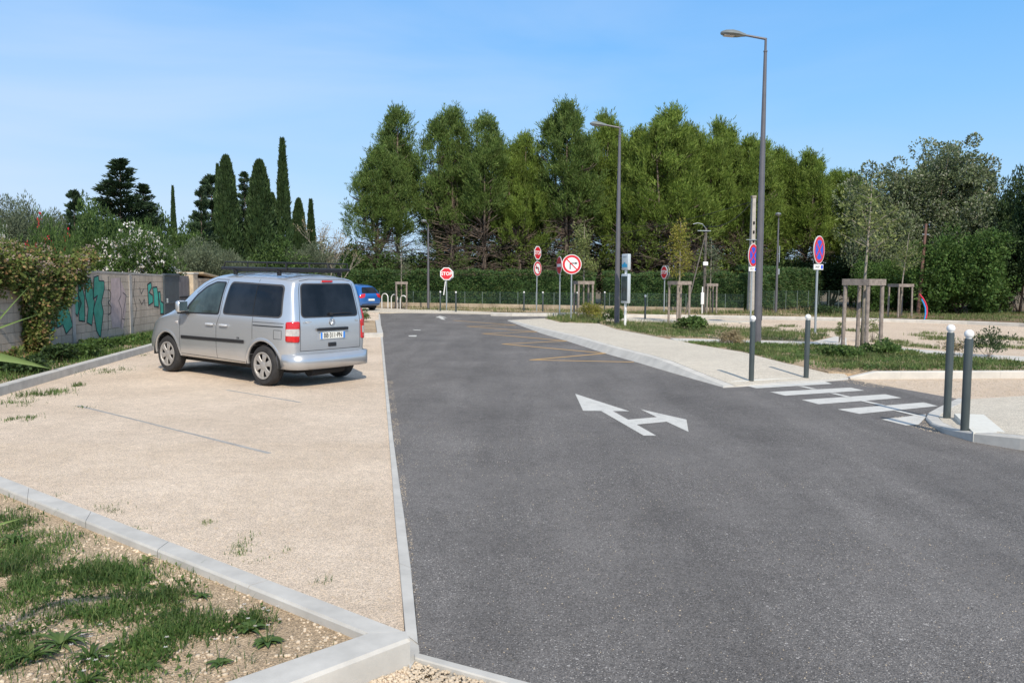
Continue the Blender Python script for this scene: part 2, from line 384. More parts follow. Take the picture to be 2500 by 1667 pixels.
# island on the right
io = [Vector((p.x, p.y, .06)) for p in GP(island)]; 
for i, h in enumerate((.012, .02, .03, .035, .04, .06, .10, .13, .135, .135)): io[i].z = h
ii = offset_line(io, .16)
kerb('island_kerb', io, ii, -.05, M['kerb_d'], .9, .015, sub=2)
sheet('island_pavement', [p-Vector((0, 0, .003)) for p in ii]+[Vector((11, 6.5, .1)), G(2800, 985, .03), G(2500, 966, .02)], M['pave'], depth=-.05)
#sheet('coarse_gravel', GP([(2388, 977), (2500, 968), (2700, 968), (2700, 1000), (2500, 989), (2445, 987)], .055), M['soil'])
# markings
def worn(name, c, amt):
    m, nt, ns, ls, bs = newmat(name); P = ns.new('ShaderNodeNewGeometry').outputs['Position']
    a = N(ns, 'ShaderNodeTexNoise', Scale=6.0, Detail=6.0, Roughness=.7); b = N(ns, 'ShaderNodeTexNoise', Scale=95.0, Detail=3.0, Roughness=.7); ls.new(P, a.inputs['Vector']); ls.new(P, b.inputs['Vector'])
    mu = ns.new('ShaderNodeMath'); mu.operation = 'MULTIPLY_ADD'; ls.new(a.outputs[0], mu.inputs[0]); mu.inputs[1].default_value = .9; ls.new(b.outputs[0], mu.inputs[2])
    w_ = ramp(ns, ls, mu.outputs[0], [(1.0-amt-.12, 1), (1.0-amt+.05, 0)]) if False else ramp(ns, ls, mu.outputs[0], [(.58, .9), (.80, .25), (1, .0)] if name != 'road_marking_yellow' else [(.55, .8), (.72, .12), (1, .0)])
    ls.new(mix(ns, ls, w_, c, (.17, .16, .155)), bs.inputs['Base Color']); bs.inputs['Roughness'].default_value = .8
    bp = N(ns, 'ShaderNodeBump', Strength=.5, Distance=.004); ls.new(b.outputs[0], bp.inputs['Height']); ls.new(bp.outputs[0], bs.inputs['Normal']); return m
M['mark'] = worn('road_marking_white', (.60, .585, .54), .1)
M['markw'] = plain('tactile_paving_white', (.66, .645, .58), .8, var=.06, scale=14)
M['marky'] = worn('road_marking_yellow', (.55, .34, .13), .2)
def z6(x, y): return (1650+x/2.767, 800+y/2.767)
def z7(x, y): return (1370+x/6.72, 940+y/6.72)
n = 0
for q in ([(470, 392), (990, 358), (1055, 380), (545, 410)], [(637, 435), (1180, 405), (1275, 425), (740, 460)], [(850, 488), (1415, 450), (1525, 475), (965, 518)],
          [(1092, 552), (1675, 505), (1770, 530), (1240, 583)], [(1390, 620), (1690, 585), (1683, 612), (1640, 655), (1555, 661)]):
    sheet('crossing_stripe', GP([z6(*p) for p in q]), M['mark'], z=.004)
gl = [z6(*p) for p in ((835, 396), (1050, 447), (1350, 520), (1680, 604))]
for a, b in (((820, 396), (915, 417)), ((1035, 444), (1150, 470)), ((1245, 496), (1385, 529)), ((1470, 562), (1660, 607))):
    sheet('crossing_guide_line', GP([z6(*a), z6(a[0]+42, a[1]), z6(b[0]+42, b[1]), z6(*b)]), M['mark'], z=.0065)
sheet('tactile_paving', GP([z6(*p) for p in ((295, 342), (800, 308), (960, 328), (380, 365))], .037), M['markw'], depth=.0)
sheet('tactile_paving', GP([z6(*p) for p in ((1880, 578), (2080, 585), (2235, 712), (2010, 706))], .105), M['markw'], depth=.0)
arrow = [(230, 145), (1120, 432), (848, 428), (1100, 570), (1570, 528), (1300, 398), (2055, 568), (2090, 770), (1730, 603), (1240, 650), (1560, 832), (1355, 832), (655, 427), (360, 425)]
sheet('lane_arrow', GP([z7(*p) for p in arrow]), M['mark'], z=.004)
def z3(x, y): return (850+x/4.704, 620+y/4.704)
sheet('lane_arrow', GP([z3(*p) for p in ((1052, 711), (1140, 734), (1086, 734), (1120, 756), (1078, 754), (1042, 733), (1000, 731))]), M['mark'], z=.004)
sheet('faded_marking', GP([z3(*p) for p in ((735, 868), (835, 874), (832, 880), (760, 876))]), M['mark'], z=.004)
sheet('faded_marking', GP([z3(*p) for p in ((690, 936), (790, 934), (780, 950), (700, 948))]), M['mark'], z=.004)
ZP = GP([(1544, 884), (1297, 878.6), (1478.5, 862.7), (1228.7, 840), (1383, 832.5), (1179.5, 814.5), (1311, 810), (1141, 797), (1258, 794), (1108, 782.6)])
mb = MB()
for i, (a, b) in enumerate(zip(ZP, ZP[1:])):
    d = (b-a).normalized(); nn = Vector((-d.y, d.x, 0))*.055; z = Vector((0, 0, .004+.0003*i)); e = d*.03
    mb.add([a-nn+z-e, b-nn+z+e, b+nn+z+e, a+nn+z-e], [(0, 1, 2, 3)])
tag(mb.build('bus_stop_zigzag_line', M['marky']), kind='structure')

# left kerb along the graffiti wall
lk = [Vector((p.x, p.y, .14)) for p in GP([(-420, 1092), (54, 950), (373, 855), (560, 799), (690, 762)])]
kerb('lot_kerb', lk, offset_line(lk, .14), -.05, M['kerb_d'], 1.0, .015)
li = offset_line(lk, .13)
sheet('verge_soil', [Vector((p.x, p.y, .09)) for p in li]+[Vector((-14, 40, .09)), Vector((-13, 3, .09))], M['soil'])
# foreground planter with two kerbs
Ao = GP([(-700, 856), (0, 1161), (989.5, 1539.7)], .12); Ai = GP([(-760, 862), (0, 1188), (893, 1544)], .12)
Ao[0] = Ao[1]+(Ao[1]-Ao[2])*1.2; Ai[0] = Ai[1]+(Ai[1]-Ai[2])*1.2
kerb('planter_kerb', Ao, Ai, -.05, M['kerb_d'], 1.0, .012)
Bo = GP([(1001, 1558), (829, 1593), (560, 1690), (100, 1900)], .12); Bi = GP([(893, 1544.5), (760, 1578), (430, 1683), (0, 1850)], .12)
Bi[0] = Ai[-1]; Bo0 = Ao[-1]
kerb('planter_kerb', Bo, Bi, -.10, M['kerb_d'], 1.6, .014)
sheet('planter_corner_kerb', [Ai[-1], Bo[0], Ao[-1]], M['kerb_d'], z=.1195, depth=-.05)
planter = [Ai[0], Ai[1], Ai[2], Bi[1], Bi[2], Bi[3], Vector((-3.2, .8, .07))]
sheet('planter_soil', planter, M['soil'], z=.07)
ck = GP([(1013, 1590), (1140, 1622), (1300, 1664), (1600, 1745)], .02); ck2 = GP([(1013, 1604), (1135, 1640), (1290, 1684), (1590, 1765)], .02)
kerb('edging_kerb', ck, ck2, -.05, M['kerb_d'], 1.0, .006)
# planter between parking bays beyond the van
bp = GP([(884, 782, .0), (918, 781, .0), (925, 817, .0), (884, 817, .0)])
sheet('bay_planter_soil', GP([(870, 782), (915, 782), (920, 812), (870, 811)], .08), M['soil'], depth=-.05)
pk = GP([(870, 813), (921, 813), (916, 781)], .12); 
kerb('bay_planter_kerb', pk, offset_line(pk, -.18), -.05, M['kerb_d'], .8, .012)
M['divider'] = plain('dusty_divider', (.36, .345, .32), .9, var=.2, scale=6)
# partly buried flush dividers in the gravel
for a, b in (((191, 989), (659, 1105)), ((553, 951), (733, 981))):
    A, B = G(*a), G(*b); d = (B-A).normalized(); nn = Vector((-d.y, d.x, 0))*.028
    q = [A-nn, A.lerp(B, .3)-nn*.5, B-nn, B+nn, A.lerp(B, .6)+nn*.7, A+nn]
    sheet('buried_divider', q, M['divider'], z=-.004)
# ------------------------------------------------------------------ vehicles
def paint(name, c, metal=.75, rough=.30):
    m, nt, ns, ls, bs = newmat(name)
    tc = ns.new('ShaderNodeTexCoord'); nz = N(ns, 'ShaderNodeTexNoise', Scale=2.5, Detail=6.0); ls.new(tc.outputs['Object'], nz.inputs['Vector'])
    sp = ns.new('ShaderNodeSeparateXYZ'); ls.new(tc.outputs['Object'], sp.inputs[0])
    mr = ns.new('ShaderNodeMapRange'); mr.inputs[1].default_value = .25; mr.inputs[2].default_value = .75; mr.inputs[3].default_value = .5; mr.inputs[4].default_value = 0
    ls.new(sp.outputs[2], mr.inputs[0]); mu = ns.new('ShaderNodeMath'); mu.operation = 'MULTIPLY'; ls.new(mr.outputs[0], mu.inputs[0]); ls.new(nz.outputs[0], mu.inputs[1])
    ls.new(mix(ns, ls, mu.outputs[0], c, (.30, .26, .21)), bs.inputs['Base Color'])        # road dust on the lower doors
    bs.inputs['Metallic'].default_value = metal; bs.inputs['Roughness'].default_value = rough
    bs.inputs['Coat Weight'].default_value = .8; bs.inputs['Coat Roughness'].default_value = .04
    fl = N(ns, 'ShaderNodeTexNoise', Scale=900.0, Detail=1.0); ls.new(tc.outputs['Object'], fl.inputs['Vector'])
    b = N(ns, 'ShaderNodeBump', Strength=.08, Distance=.001); ls.new(fl.outputs[0], b.inputs['Height']); ls.new(b.outputs[0], bs.inputs['Normal'])
    return m
M['silver'] = paint('silver_car_paint', (.625, .64, .655), .68, .32)
M['carblue'] = paint('blue_car_paint', (.02, .16, .50), .45, .3)
M['carpale'] = paint('pale_blue_grey_car_paint', (.30, .37, .42), .5, .35)
def glassm(name, c, rough=.03):
    m, nt, ns, ls, bs = newmat(name)
    tc = ns.new('ShaderNodeTexCoord'); nz = N(ns, 'ShaderNodeTexNoise', Scale=3.0, Detail=3.0); ls.new(tc.outputs['Object'], nz.inputs['Vector'])
    ls.new(ramp(ns, ls, nz.outputs[0], [(.35, [x*.6 for x in c]), (.65, [x*1.5 for x in c])]), bs.inputs['Base Color'])
    bs.inputs['Roughness'].default_value = rough; bs.inputs['IOR'].default_value = 1.36; return m
M['glass'] = glassm('tinted_window_glass', (.012, .014, .018))
M['glass_f'] = glassm('front_window_glass', (.045, .065, .065))
M['lens_r'] = plain('red_lens', (.55, .012, .015), .15, var=.15, scale=20, coat=.8)
M['lens_c'] = plain('clear_lens', (.62, .58, .56), .12, .3, var=.2, scale=25, coat=.8)
M['hub'] = plain('silver_hubcap', (.40, .38, .355), .5, .35, var=.1, scale=20)
M['lever'] = plain('silver_plastic', (.62, .64, .66), .4, .2, var=.03)
M['chrome'] = plain('chrome', (.75, .75, .76), .12, 1, var=.05)
M['plate'] = plain('plate_white', (.78, .77, .70), .4, var=.03)
M['plateblue'] = plain('plate_blue', (.03, .22, .70), .4, var=.03)
M['seam'] = plain('panel_gap', (.06, .06, .065), .8, var=.1)
M['arch'] = plain('wheel_housing_dark', (.012, .012, .012), .9)

def car_body(st, rear_x, slant, cap_n=4):
    """st: list (x, zb, wb, zm, wm, zbelt, wbelt, zr, wr, zc).  returns mesh (subdivided)."""
    rings = []
    def ring(s, yscale=1.0, dx=lambda z: 0.0):
        x, zb, wb, zm, wm, zl, wl, zr, wr, zc = s
        mx, mz = (wl+wr)/2+.035*(zr > zl+.2), (zl+zr)/2
        pts = [(0, zb), (.55*wb, zb), (wb-.03, zb+.005), (wb, zb+.06), (wb*.35+wm*.65, zb*.5+zm*.5), (wm, zm), (wl+.012, zl-.06), (wl-.008, zl+.015), (mx, mz), (wr+.035, zr-.07), (wr-.015, zr-.01), (wr*.6, zr*.35+zc*.65), (0, zc)]
        return [Vector((x+dx(z), y*yscale, z)) for y, z in pts]
    n = 13
    for s in st: rings.append(ring(s[:10], 1.0, (slant if s[0] < rear_x+.35 else (lambda z: 0))))
    vs = []; fs = []
    def full(r): return r+[Vector((p.x, -p.y, p.z)) for p in r[-2:0:-1]]
    m_ = 2*n-2
    for r in rings: vs += full(r)
    for i in range(len(rings)-1):
        for k in range(m_):
            k2 = (k+1) % m_; fs.append((i*m_+k, (i+1)*m_+k, (i+1)*m_+k2, i*m_+k2))
    # caps: rows across
    for end in (0, len(rings)-1):
        base = end*m_; L = [base+k for k in range(n)]; Rr = [base]+[base+m_-k for k in range(1, n-1)]+[base+n-1]
        cols = [L]; sgn = -1 if end == 0 else 1
        for q in (1, 2, 3):
            t = 1-q*.5; col = [L[0]]
            for k in range(1, n-1):
                p = vs[L[k]]; b = .025*(1-t*t)
                vs.append(Vector((p.x+sgn*b, p.y*t, p.z+(0 if k < n-3 else (vs[L[n-1]].z-p.z)*.0)))); col.append(len(vs)-1)
            col.append(L[n-1]); cols.append(col)
            if q == 3: break
        cols[3] = Rr
        cc = [cols[0], cols[1], cols[2], Rr]
        # columns at t=.5, 0, then mirrored
        c1, c0 = cols[1], cols[2]
        mir = [L[0]]
        for k in range(1, n-1):
            p = vs[c1[k]]; vs.append(Vector((p.x, -p.y, p.z))); mir.append(len(vs)-1)
        mir.append(L[n-1]); cc = [L, c1, c0, mir, Rr]
        for a, b in zip(cc, cc[1:]):
            for k in range(n-1):
                q = [a[k], a[k+1], b[k+1], b[k]]; q2 = []
                for v in q:
                    if v not in q2: q2.append(v)
                if len(q2) >= 3: fs.append(tuple(q2) if end else tuple(reversed(q2)))
    me = bpy.data.meshes.new('shell'); me.from_pydata([tuple(v) for v in vs], [], fs); me.update()
    bm = bmesh.new(); bm.from_mesh(me)
    bmesh.ops.recalc_face_normals(bm, faces=bm.faces); bm.to_mesh(me); bm.free()
    o = bpy.data.objects.new('tmp', me); COL.objects.link(o)
    md = o.modifiers.new('s', 'SUBSURF'); md.levels = 3; md.render_levels = 3
    dg = bpy.context.evaluated_depsgraph_get(); dg.update()
    me2 = bpy.data.meshes.new_from_object(o.evaluated_get(dg)); bpy.data.objects.remove(o)
    return me2
def cut(me, cutters):
    o = bpy.data.objects.new('tmp', me); COL.objects.link(o); cs = []
    for mb in cutters:
        cme = mb.mesh('c'); bm = bmesh.new(); bm.from_mesh(cme); bmesh.ops.recalc_face_normals(bm, faces=bm.faces); bm.to_mesh(cme); bm.free()
        c = bpy.data.objects.new('c', cme); COL.objects.link(c); cs.append(c)
        md = o.modifiers.new('b', 'BOOLEAN'); md.operation = 'DIFFERENCE'; md.object = c; md.solver = 'EXACT'
    dg = bpy.context.evaluated_depsgraph_get(); dg.update()
    me2 = bpy.data.meshes.new_from_object(o.evaluated_get(dg))
    bpy.data.objects.remove(o)
    for c in cs: bpy.data.objects.remove(c)
    return me2
class Proj:
    """lays flat outlines on a curved shell by casting rays"""
    def __init__(s, me):
        bm = bmesh.new(); bm.from_mesh(me); s.t = BVHTree.FromBMesh(bm); bm.free()
    def frame(s, kind):
        if kind == 'left': return Vector((0, 3, 0)), Vector((1, 0, 0)), Vector((0, 0, 1)), Vector((0, -1, 0))
        if kind == 'right': return Vector((0, -3, 0)), Vector((1, 0, 0)), Vector((0, 0, 1)), Vector((0, 1, 0))
        if kind == 'rear': return Vector((-4, 0, 0)), Vector((0, 1, 0)), Vector((0, 0, 1)), Vector((1, 0, 0))
        if kind == 'front': return Vector((8, 0, 0)), Vector((0, 1, 0)), Vector((0, 0, 1)), Vector((-1, 0, 0))
        if kind == 'rl': q = math.sqrt(.5); return Vector((-4, 4, 0)), Vector((q, q, 0)), Vector((0, 0, 1)), Vector((q, -q, 0))
        if kind == 'rr': q = math.sqrt(.5); return Vector((-4, -4, 0)), Vector((q, -q, 0)), Vector((0, 0, 1)), Vector((q, q, 0))
    def at(s, kind, u, v, off):
        O, U, V, Dr = s.frame(kind)
        loc, nor, i, d = s.t.ray_cast(O+U*u+V*v, Dr)
        if loc is None: return None
        if nor.dot(Dr) > 0: nor = -nor
        return loc+nor*off
    def patch(s, kind, poly, off=.003, step=.04, rad=.05, thick=.0):
        """rounded polygon -> mesh laid on the shell"""
        P = [Vector(p) for p in poly]; out = []; n = len(P)
        for i in range(n):
            a, b, c = P[i-1], P[i], P[(i+1) % n]; r = rad if not isinstance(rad, (list, tuple)) else rad[i]
            r = min(r, (a-b).length*.45, (c-b).length*.45); p0 = b+(a-b).normalized()*r; p1 = b+(c-b).normalized()*r
            for q in range(6):
                t = q/5; out.append(p0*(1-t)**2+b*2*t*(1-t)+p1*t*t)
        den = []
        for i in range(len(out)):
            a, b = out[i], out[(i+1) % len(out)]; k = max(1, int((b-a).length/step))
            for q in range(k):
                p = a.lerp(b, q/k)
                if not den or (den[-1]-p).length > 1e-4: den.append(p)
        if (den[0]-den[-1]).length < 1e-4: den.pop()
        m_ = len(den); pts = list(den); xs = [p.x for p in den]; ys = [p.y for p in den]
        def inside(x, y):
            c = False; j = m_-1
            for i in range(m_):
                if (ys[i] > y) != (ys[j] > y) and x < (xs[j]-xs[i])*(y-ys[i])/(ys[j]-ys[i])+xs[i]: c = not c
                j = i
            return c
        x = min(xs)+step*.5
        while x < max(xs):
            y = min(ys)+step*.5
            while y < max(ys):
                if inside(x, y) and min((Vector((x, y))-d).length for d in den) > step*.45: pts.append(Vector((x, y)))
                y += step
            x += step
        r = delaunay_2d_cdt(pts, [], [list(range(m_))], 1, 1e-6)
        vs = []; 
        for p in r[0]:
            q = s.at(kind, p.x, p.y, off); vs.append(q if q is not None else (vs[-1] if vs else Vector((0, 0, 0))))
        return vs, [tuple(f) for f in r[2]]
    def ribbon(s, kind, pl, w=.008, off=.002, step=.04):
        pl = [Vector(p) for p in pl]; pts = []
        for a, b in zip(pl, pl[1:]):
            k = max(1, int((b-a).length/step)); pts += [a.lerp(b, q/k) for q in range(k)]
        pts.append(pl[-1]); A = []; 
        for i, p in enumerate(pts):
            t = (pts[min(i+1, len(pts)-1)]-pts[max(i-1, 0)]).normalized(); nn = Vector((-t.y, t.x))*w/2
            A.append((s.at(kind, p.x+nn.x, p.y+nn.y, off), s.at(kind, p.x-nn.x, p.y-nn.y, off)))
        vs = []; fs = []
        for a, b in A:
            if a is None or b is None: continue
            vs += [a, b]
        for i in range(len(vs)//2-1): fs.append((2*i, 2*i+1, 2*i+3, 2*i+2))
        return vs, fs
def part(name, vf, mat, parent, smooth=True, solid=0):
    if isinstance(vf, list):
        for q in vf: o = part(name, q, mat, parent, smooth, solid)
        return o
    mb = MB(); mb.add(*vf) if isinstance(vf, tuple) else [mb.add(*q) for q in vf]
    o = mb.build(name, mat, parent, smooth)
    if solid:
        me = o.data; bm = bmesh.new(); bm.from_mesh(me)
        bmesh.ops.solidify(bm, geom=bm.faces[:], thickness=solid); bm.to_mesh(me); bm.free()
    return o
def text_mesh(s, size, M4, extrude=.002, bold=.0, name='lettering', mat=None, parent=None, xs=1.0, align='CENTER'):
    cu = bpy.data.curves.new('t', 'FONT'); cu.body = s; cu.size = size; cu.align_x = align; cu.align_y = 'CENTER'; cu.extrude = extrude; cu.offset = bold; cu.resolution_u = 4
    o = bpy.data.objects.new('t', cu); COL.objects.link(o); dg = bpy.context.evaluated_depsgraph_get(); dg.update()
    me = bpy.data.meshes.new_from_object(o.evaluated_get(dg)); bpy.data.objects.remove(o)
    me.transform(M4 @ Matrix.Diagonal((xs, 1, 1, 1)))
    return link(name, me, mat, parent)
def basis(o, x, y, z):
    m = Matrix((x, y, z)).transposed().to_4x4(); m.translation = o; return m

def wheel(root, x, y, r, side, spokes=6, w=.20, rr=.215):
    """tyre with its rim on axis y; side=+1 outer face towards +y"""
    rot = Matrix.Translation((x, y, r)) @ Matrix.Rotation(-side*math.pi/2, 4, 'X')
    t = MB(); hw = w/2
    t.lathe([(rr-.01, -hw+.01), (rr+.03, -hw), (r-.03, -hw+.004), (r-.008, -hw+.03), (r, -hw*.5), (r, 0), (r, hw*.5), (r-.008, hw-.03), (r-.03, hw-.004), (rr+.05, hw+.002), (rr+.02, hw-.002), (rr-.01, hw-.02)], 40, rot, False)
    wo = t.build('wheel', M['rubber'], root, auto=35)
    d = MB(); d.lathe([(rr+.005, hw-.006), (rr-.012, hw-.002), (rr-.028, hw-.03), (rr-.04, hw-.055), (.0001, hw-.06)], 36, rot, False)
    d.cur = 1
    d.build('hubcap_back', M['dark'], wo, auto=40)
    s = MB(); s.lathe([(rr+.006, hw-.004), (rr+.004, hw+.008), (rr-.018, hw+.006), (rr-.03, hw-.01), (rr-.03, hw-.03)], 36, rot, False)
    s.lathe([(.075, hw-.03), (.07, hw-.006), (.05, hw+.004), (.02, hw+.006), (.0001, hw+.006)], 24, rot, False)
    for k in range(spokes):
        a = 2*math.pi*k/spokes+.28
        ca, sa = math.cos(a), math.sin(a); pts = []
        for rad_, wd, zz in ((.05, .040, hw-.004), (.11, .038, hw+.002), (rr-.05, .055, hw+.004), (rr-.02, .068, hw-.002)):
            pts.append([(rad_, -wd, zz-.012), (rad_, -wd*.75, zz), (rad_, wd*.75, zz), (rad_, wd, zz-.012)])
        vs = [rot@Vector((p[0]*ca-p[1]*sa, p[0]*sa+p[1]*ca, p[2])) for row in pts for p in row]; fs = []
        for i in range(3):
            for q in range(3): fs.append((i*4+q, i*4+q+1, i*4+q+5, i*4+q+4))
        s.add(vs, fs)
    s.build('hubcap', M['hub'], wo, auto=40)
    for k in range(1): pass
    return wo
def housing(root, x, r, yin, yout, name='wheel_housing'):
    for sgn in (1, -1):
        mb = MB(); vs = []; fs = []; n = 28
        for k in range(n+1):
            a = R(-4+188*k/n)
            for rr_, yy in ((.02, yin), (r, yin), (r, yout-.02), (r+.003, yout)): vs.append(Vector((x+rr_*math.cos(a), sgn*yy, .325+rr_*math.sin(a))))
        for k in range(n):
            for q in range(3): fs.append((k*4+q, k*4+q+1, k*4+q+5, k*4+q+4))
        mb.add(vs, fs)
        mb.build(name, M['arch'], root, auto=30)
def arch_lip(root, mat, x, zc, r, yfun, a0, a1, w=.045, t=.022):
    pr = None
    rows = []
    for i in range(25):
        a = R(a0+(a1-a0)*i/24); c, s_ = math.cos(a), math.sin(a); row = []
        for dr, dy in ((-.004, -.04), (-.004, t*.8), (.006, t), (w*.6, t*.75), (w, -.001)):
            rr = r+dr; X, Z = x+rr*c, zc+rr*s_; row.append((X, Z, dy))
        rows.append(row)
    for sgn in (1, -1):
        vs = []; 
        for row in rows:
            for X, Z, dy in row:
                vs.append(Vector((X, sgn*(yfun(X, Z)+dy), Z)))
        fs = []
        for i in range(24):
            for q in range(4): fs.append((i*5+q, i*5+q+1, i*5+q+6, i*5+q+5))
        mb = MB(); mb.add(vs, fs); mb.build('wheel_arch', mat, root, True)

# ---- the silver van
van = empty('van', (-3.50, 13.78, 0), 2.522, 'silver people carrier van with black roof basket parked on the pale gravel', 'van')
#      x     zb   wb   zm   wm    zbelt wbelt zr   wr   zc
VS = [(-.65, .36, .62, .62, .68, 1.08, .675, 1.68, .58, 1.71),
      (-.63, .33, .70, .60, .74, 1.08, .733, 1.71, .63, 1.742),
      (-.565, .30, .76, .60, .80, 1.08, .79, 1.73, .65, 1.772),
      (-.36, .29, .84, .60, .87, 1.08, .855, 1.745, .67, 1.797),
      (.2, .29, .86, .60, .887, 1.08, .872, 1.76, .685, 1.82),
      (.9, .29, .86, .60, .890, 1.08, .877, 1.76, .69, 1.825),
      (1.45, .29, .86, .60, .897, 1.08, .88, 1.745, .69, 1.825),
      (1.8, .29, .86, .60, .897, 1.07, .878, 1.66, .68, 1.755),
      (2.1, .29, .86, .60, .897, 1.06, .872, 1.50, .68, 1.60),
      (2.4, .28, .86, .60, .895, 1.04, .865, 1.30, .69, 1.40),
      (2.68, .28, .86, .60, .893, 1.01, .855, 1.13, .71, 1.205),
      (2.95, .28, .85, .60, .885, .965, .835, 1.015, .70, 1.07),
      (3.17, .27, .82, .58, .85, .89, .79, .945, .66, .99),
      (3.31, .26, .76, .55, .81, .80, .72, .85, .58, .89),
      (3.38, .26, .68, .52, .73, .70, .64, .74, .50, .77)]
slantv = lambda z: max(0, z-1.0)*.20 if z > 1.0 else (.04*(1-z) if z < .5 else 0)
me = car_body(VS, -.66, slantv)
PJ = Proj(me)
yb = lambda X, Z: (lambda q: q.y if q is not None else .86)(PJ.at('left', X, max(.34, Z), 0))
cut_l = []
for x in (0.0, 2.682):
    for sgn in (1, -1):
        c = MB(); c.lathe([(.40, .58), (.40, 1.3)], 40, Matrix.Translation((x, 0, .325)) @ Matrix.Rotation(-sgn*math.pi/2, 4, 'X')); cut_l.append(c)
me = cut(me, cut_l)
body = link('body', me, M['silver'], van, True); me.set_sharp_from_angle(angle=R(38))
for x in (0.0, 2.682): arch_lip(van, M['silver'], x, .325, .400, yb, 0, 180, .05, .007)
for x in (0.0, 2.682): housing(van, x, .399, .56, .875)
ub = MB(); ub.box((1.39, 0, .29), (3.8, 1.3, .14), bev=.03).box((1.33, 0, .24), (1.7, .5, .1), bev=.03); ub.tube([(-.50, -.35, .26), (-.62, .45, .26)], .09, 12)
ub.tube([(0, -.75, .31), (0, .75, .31)], .05, 8); ub.build('underbody', M['dark'], van)
for x in (0.0, 2.682):
    for sgn in (1, -1): wheel(van, x, sgn*.765, .325, sgn)
# sills and bumper
def sweep(path, prof, closed=False):
    """path: (x,y) points in plan, prof: (out, z)"""
    vs = []; n = len(path); k = len(prof)
    for i, p in enumerate(path):
        a = Vector(path[max(i-1, 0)]); b = Vector(path[min(i+1, n-1)]); t = (b-a).normalized(); nn = Vector((t.y, -t.x))
        for o_, z in prof: vs.append(Vector((p[0]+nn.x*o_, p[1]+nn.y*o_, z)))
    fs = [(i*k+q, i*k+(q+1) % k, (i+1)*k+(q+1) % k, (i+1)*k+q) for i in range(n-1) for q in range(k)]
    fs += [tuple(range(k)), tuple(range(n*k-1, n*k-k-1, -1))]
    return vs, fs
bp_ = []
for i in range(-20, 21):
    t = i/20; a = abs(t)
    if a < .62: bp_.append((-.675-.035*(1-(a/.62)**2), -t/.62*.595))
    else:
        q = (a-.62)/.38; ang = min(1, q*2.2)*math.pi/2
        x = -.675+.14*(1-math.cos(ang))+(max(0, q-.4545)*.45); y = .595+.135*math.sin(ang)
        bp_.append((x, -math.copysign(y, t)))
prof = [(-.10, .30), (.0, .295), (.03, .31), (.045, .35), (.048, .43), (.04, .49), (.022, .52), (-.005, .535), (-.10, .53)]
# travel goes from +y (t<0) round the back to -y; outward is to the right
vf = sweep(bp_, [(-o_, z) for o_, z in prof])
part('bumper', vf, M['silver'], van)
part('rub_strip', (lambda A: [A])(PJ.patch('left', [(.44, .655), (2.20, .635), (2.20, .69), (.44, .71)], .012, .05, .01)), M['black'], van)
part('rub_strip', (lambda A: [A])(PJ.patch('right', [(.44, .655), (2.20, .635), (2.20, .69), (.44, .71)], .012, .05, .01)), M['black'], van)
# glass
wr_ = [(1.02, 1.125), (-.40, 1.125), (-.35, 1.60), (.93, 1.63)]
wf_ = [(2.04, 1.10), (1.16, 1.115), (1.10, 1.62), (1.36, 1.62), (1.60, 1.53), (1.82, 1.39), (2.02, 1.20)]
for sd_ in ('left', 'right'):
    part('window_seal', PJ.patch(sd_, [(1.045, 1.10), (-.425, 1.10), (-.375, 1.625), (.955, 1.655)], .003, .05, .09), M['seam'], van)
    part('side_window', PJ.patch(sd_, wr_, .006, .05, .07), M['glass'], van)
    part('window_pillar', PJ.ribbon(sd_, [(.24, 1.13), (.24, 1.61)], .012, .0075), M['dark'], van)
    part('window_seal', PJ.patch(sd_, [(2.10, 1.075), (1.135, 1.09), (1.075, 1.645), (1.37, 1.645), (1.63, 1.56), (1.86, 1.42), (2.08, 1.21)], .003, .05, .05), M['black'], van)
    part('front_window', PJ.patch(sd_, wf_, .006, .05, .04), M['glass_f'], van)
    part('door_gap', [PJ.ribbon(sd_, q, .009, .0015) for q in (
        [(1.19, .36), (1.19, .9), (1.10, 1.10), (1.05, 1.66)], [(2.25, .37), (2.25, .98)], [(.24, .74), (.24, 1.10)], [(.25, 1.66), (.25, 1.74)],
        [(1.19, .36), (.42, .345)], [(1.19, .36), (2.25, .37)], [(1.04, 1.68), (1.40, 1.68), (1.66, 1.585), (1.90, 1.44)], [(.24, 1.02), (-.47, 1.02)],
        [(-.27, .77), (-.43, .77), (-.43, .91), (-.27, .91), (-.27, .77)])], M['seam'], van)
    part('slide_rail', PJ.ribbon(sd_, [(.22, .965), (-.46, .965)], .016, .004), M['black'], van)
    part('sill_crease', PJ.ribbon(sd_, [(.42, .44), (1.18, .44)], .022, .004), M['silver'], van)
for sgn, sd_ in ((1, 'left'), (-1, 'right')):
    for x in (1.36, .98):
        q = PJ.at(sd_, x, .925, 0)
        h = MB(); h.box((q.x-.01, q.y+sgn*.028, q.z), (.21, .022, .034), bev=.011).box((q.x+.06, q.y+sgn*.012, q.z), (.05, .036, .03), bev=.01)
        ho = h.build('door_handle', M['lever'], van, auto=40)
        part('handle_recess', PJ.patch(sd_, [(x-.07, .885), (x+.07, .885), (x+.07, .965), (x-.07, .965)], .002, .03, .04), M['silver'], ho)
    # mirror
    mm = MB(); mm.box((2.02, sgn*1.00, 1.20), (.13, .19, .20), bev=.05); mm.box((2.06, sgn*.89, 1.12), (.09, .12, .06), bev=.02)
    mo = mm.build('mirror', M['silver'], van, auto=50)
    g = MB(); g.box((1.953, sgn*1.00, 1.205), (.008, .155, .165), bev=.003); g.build('mirror_glass', M['chrome'], mo)
    g = MB(); g.box((2.05, sgn*.93, 1.085), (.16, .17, .03), bev=.012); g.build('mirror_foot', M['black'], mo)
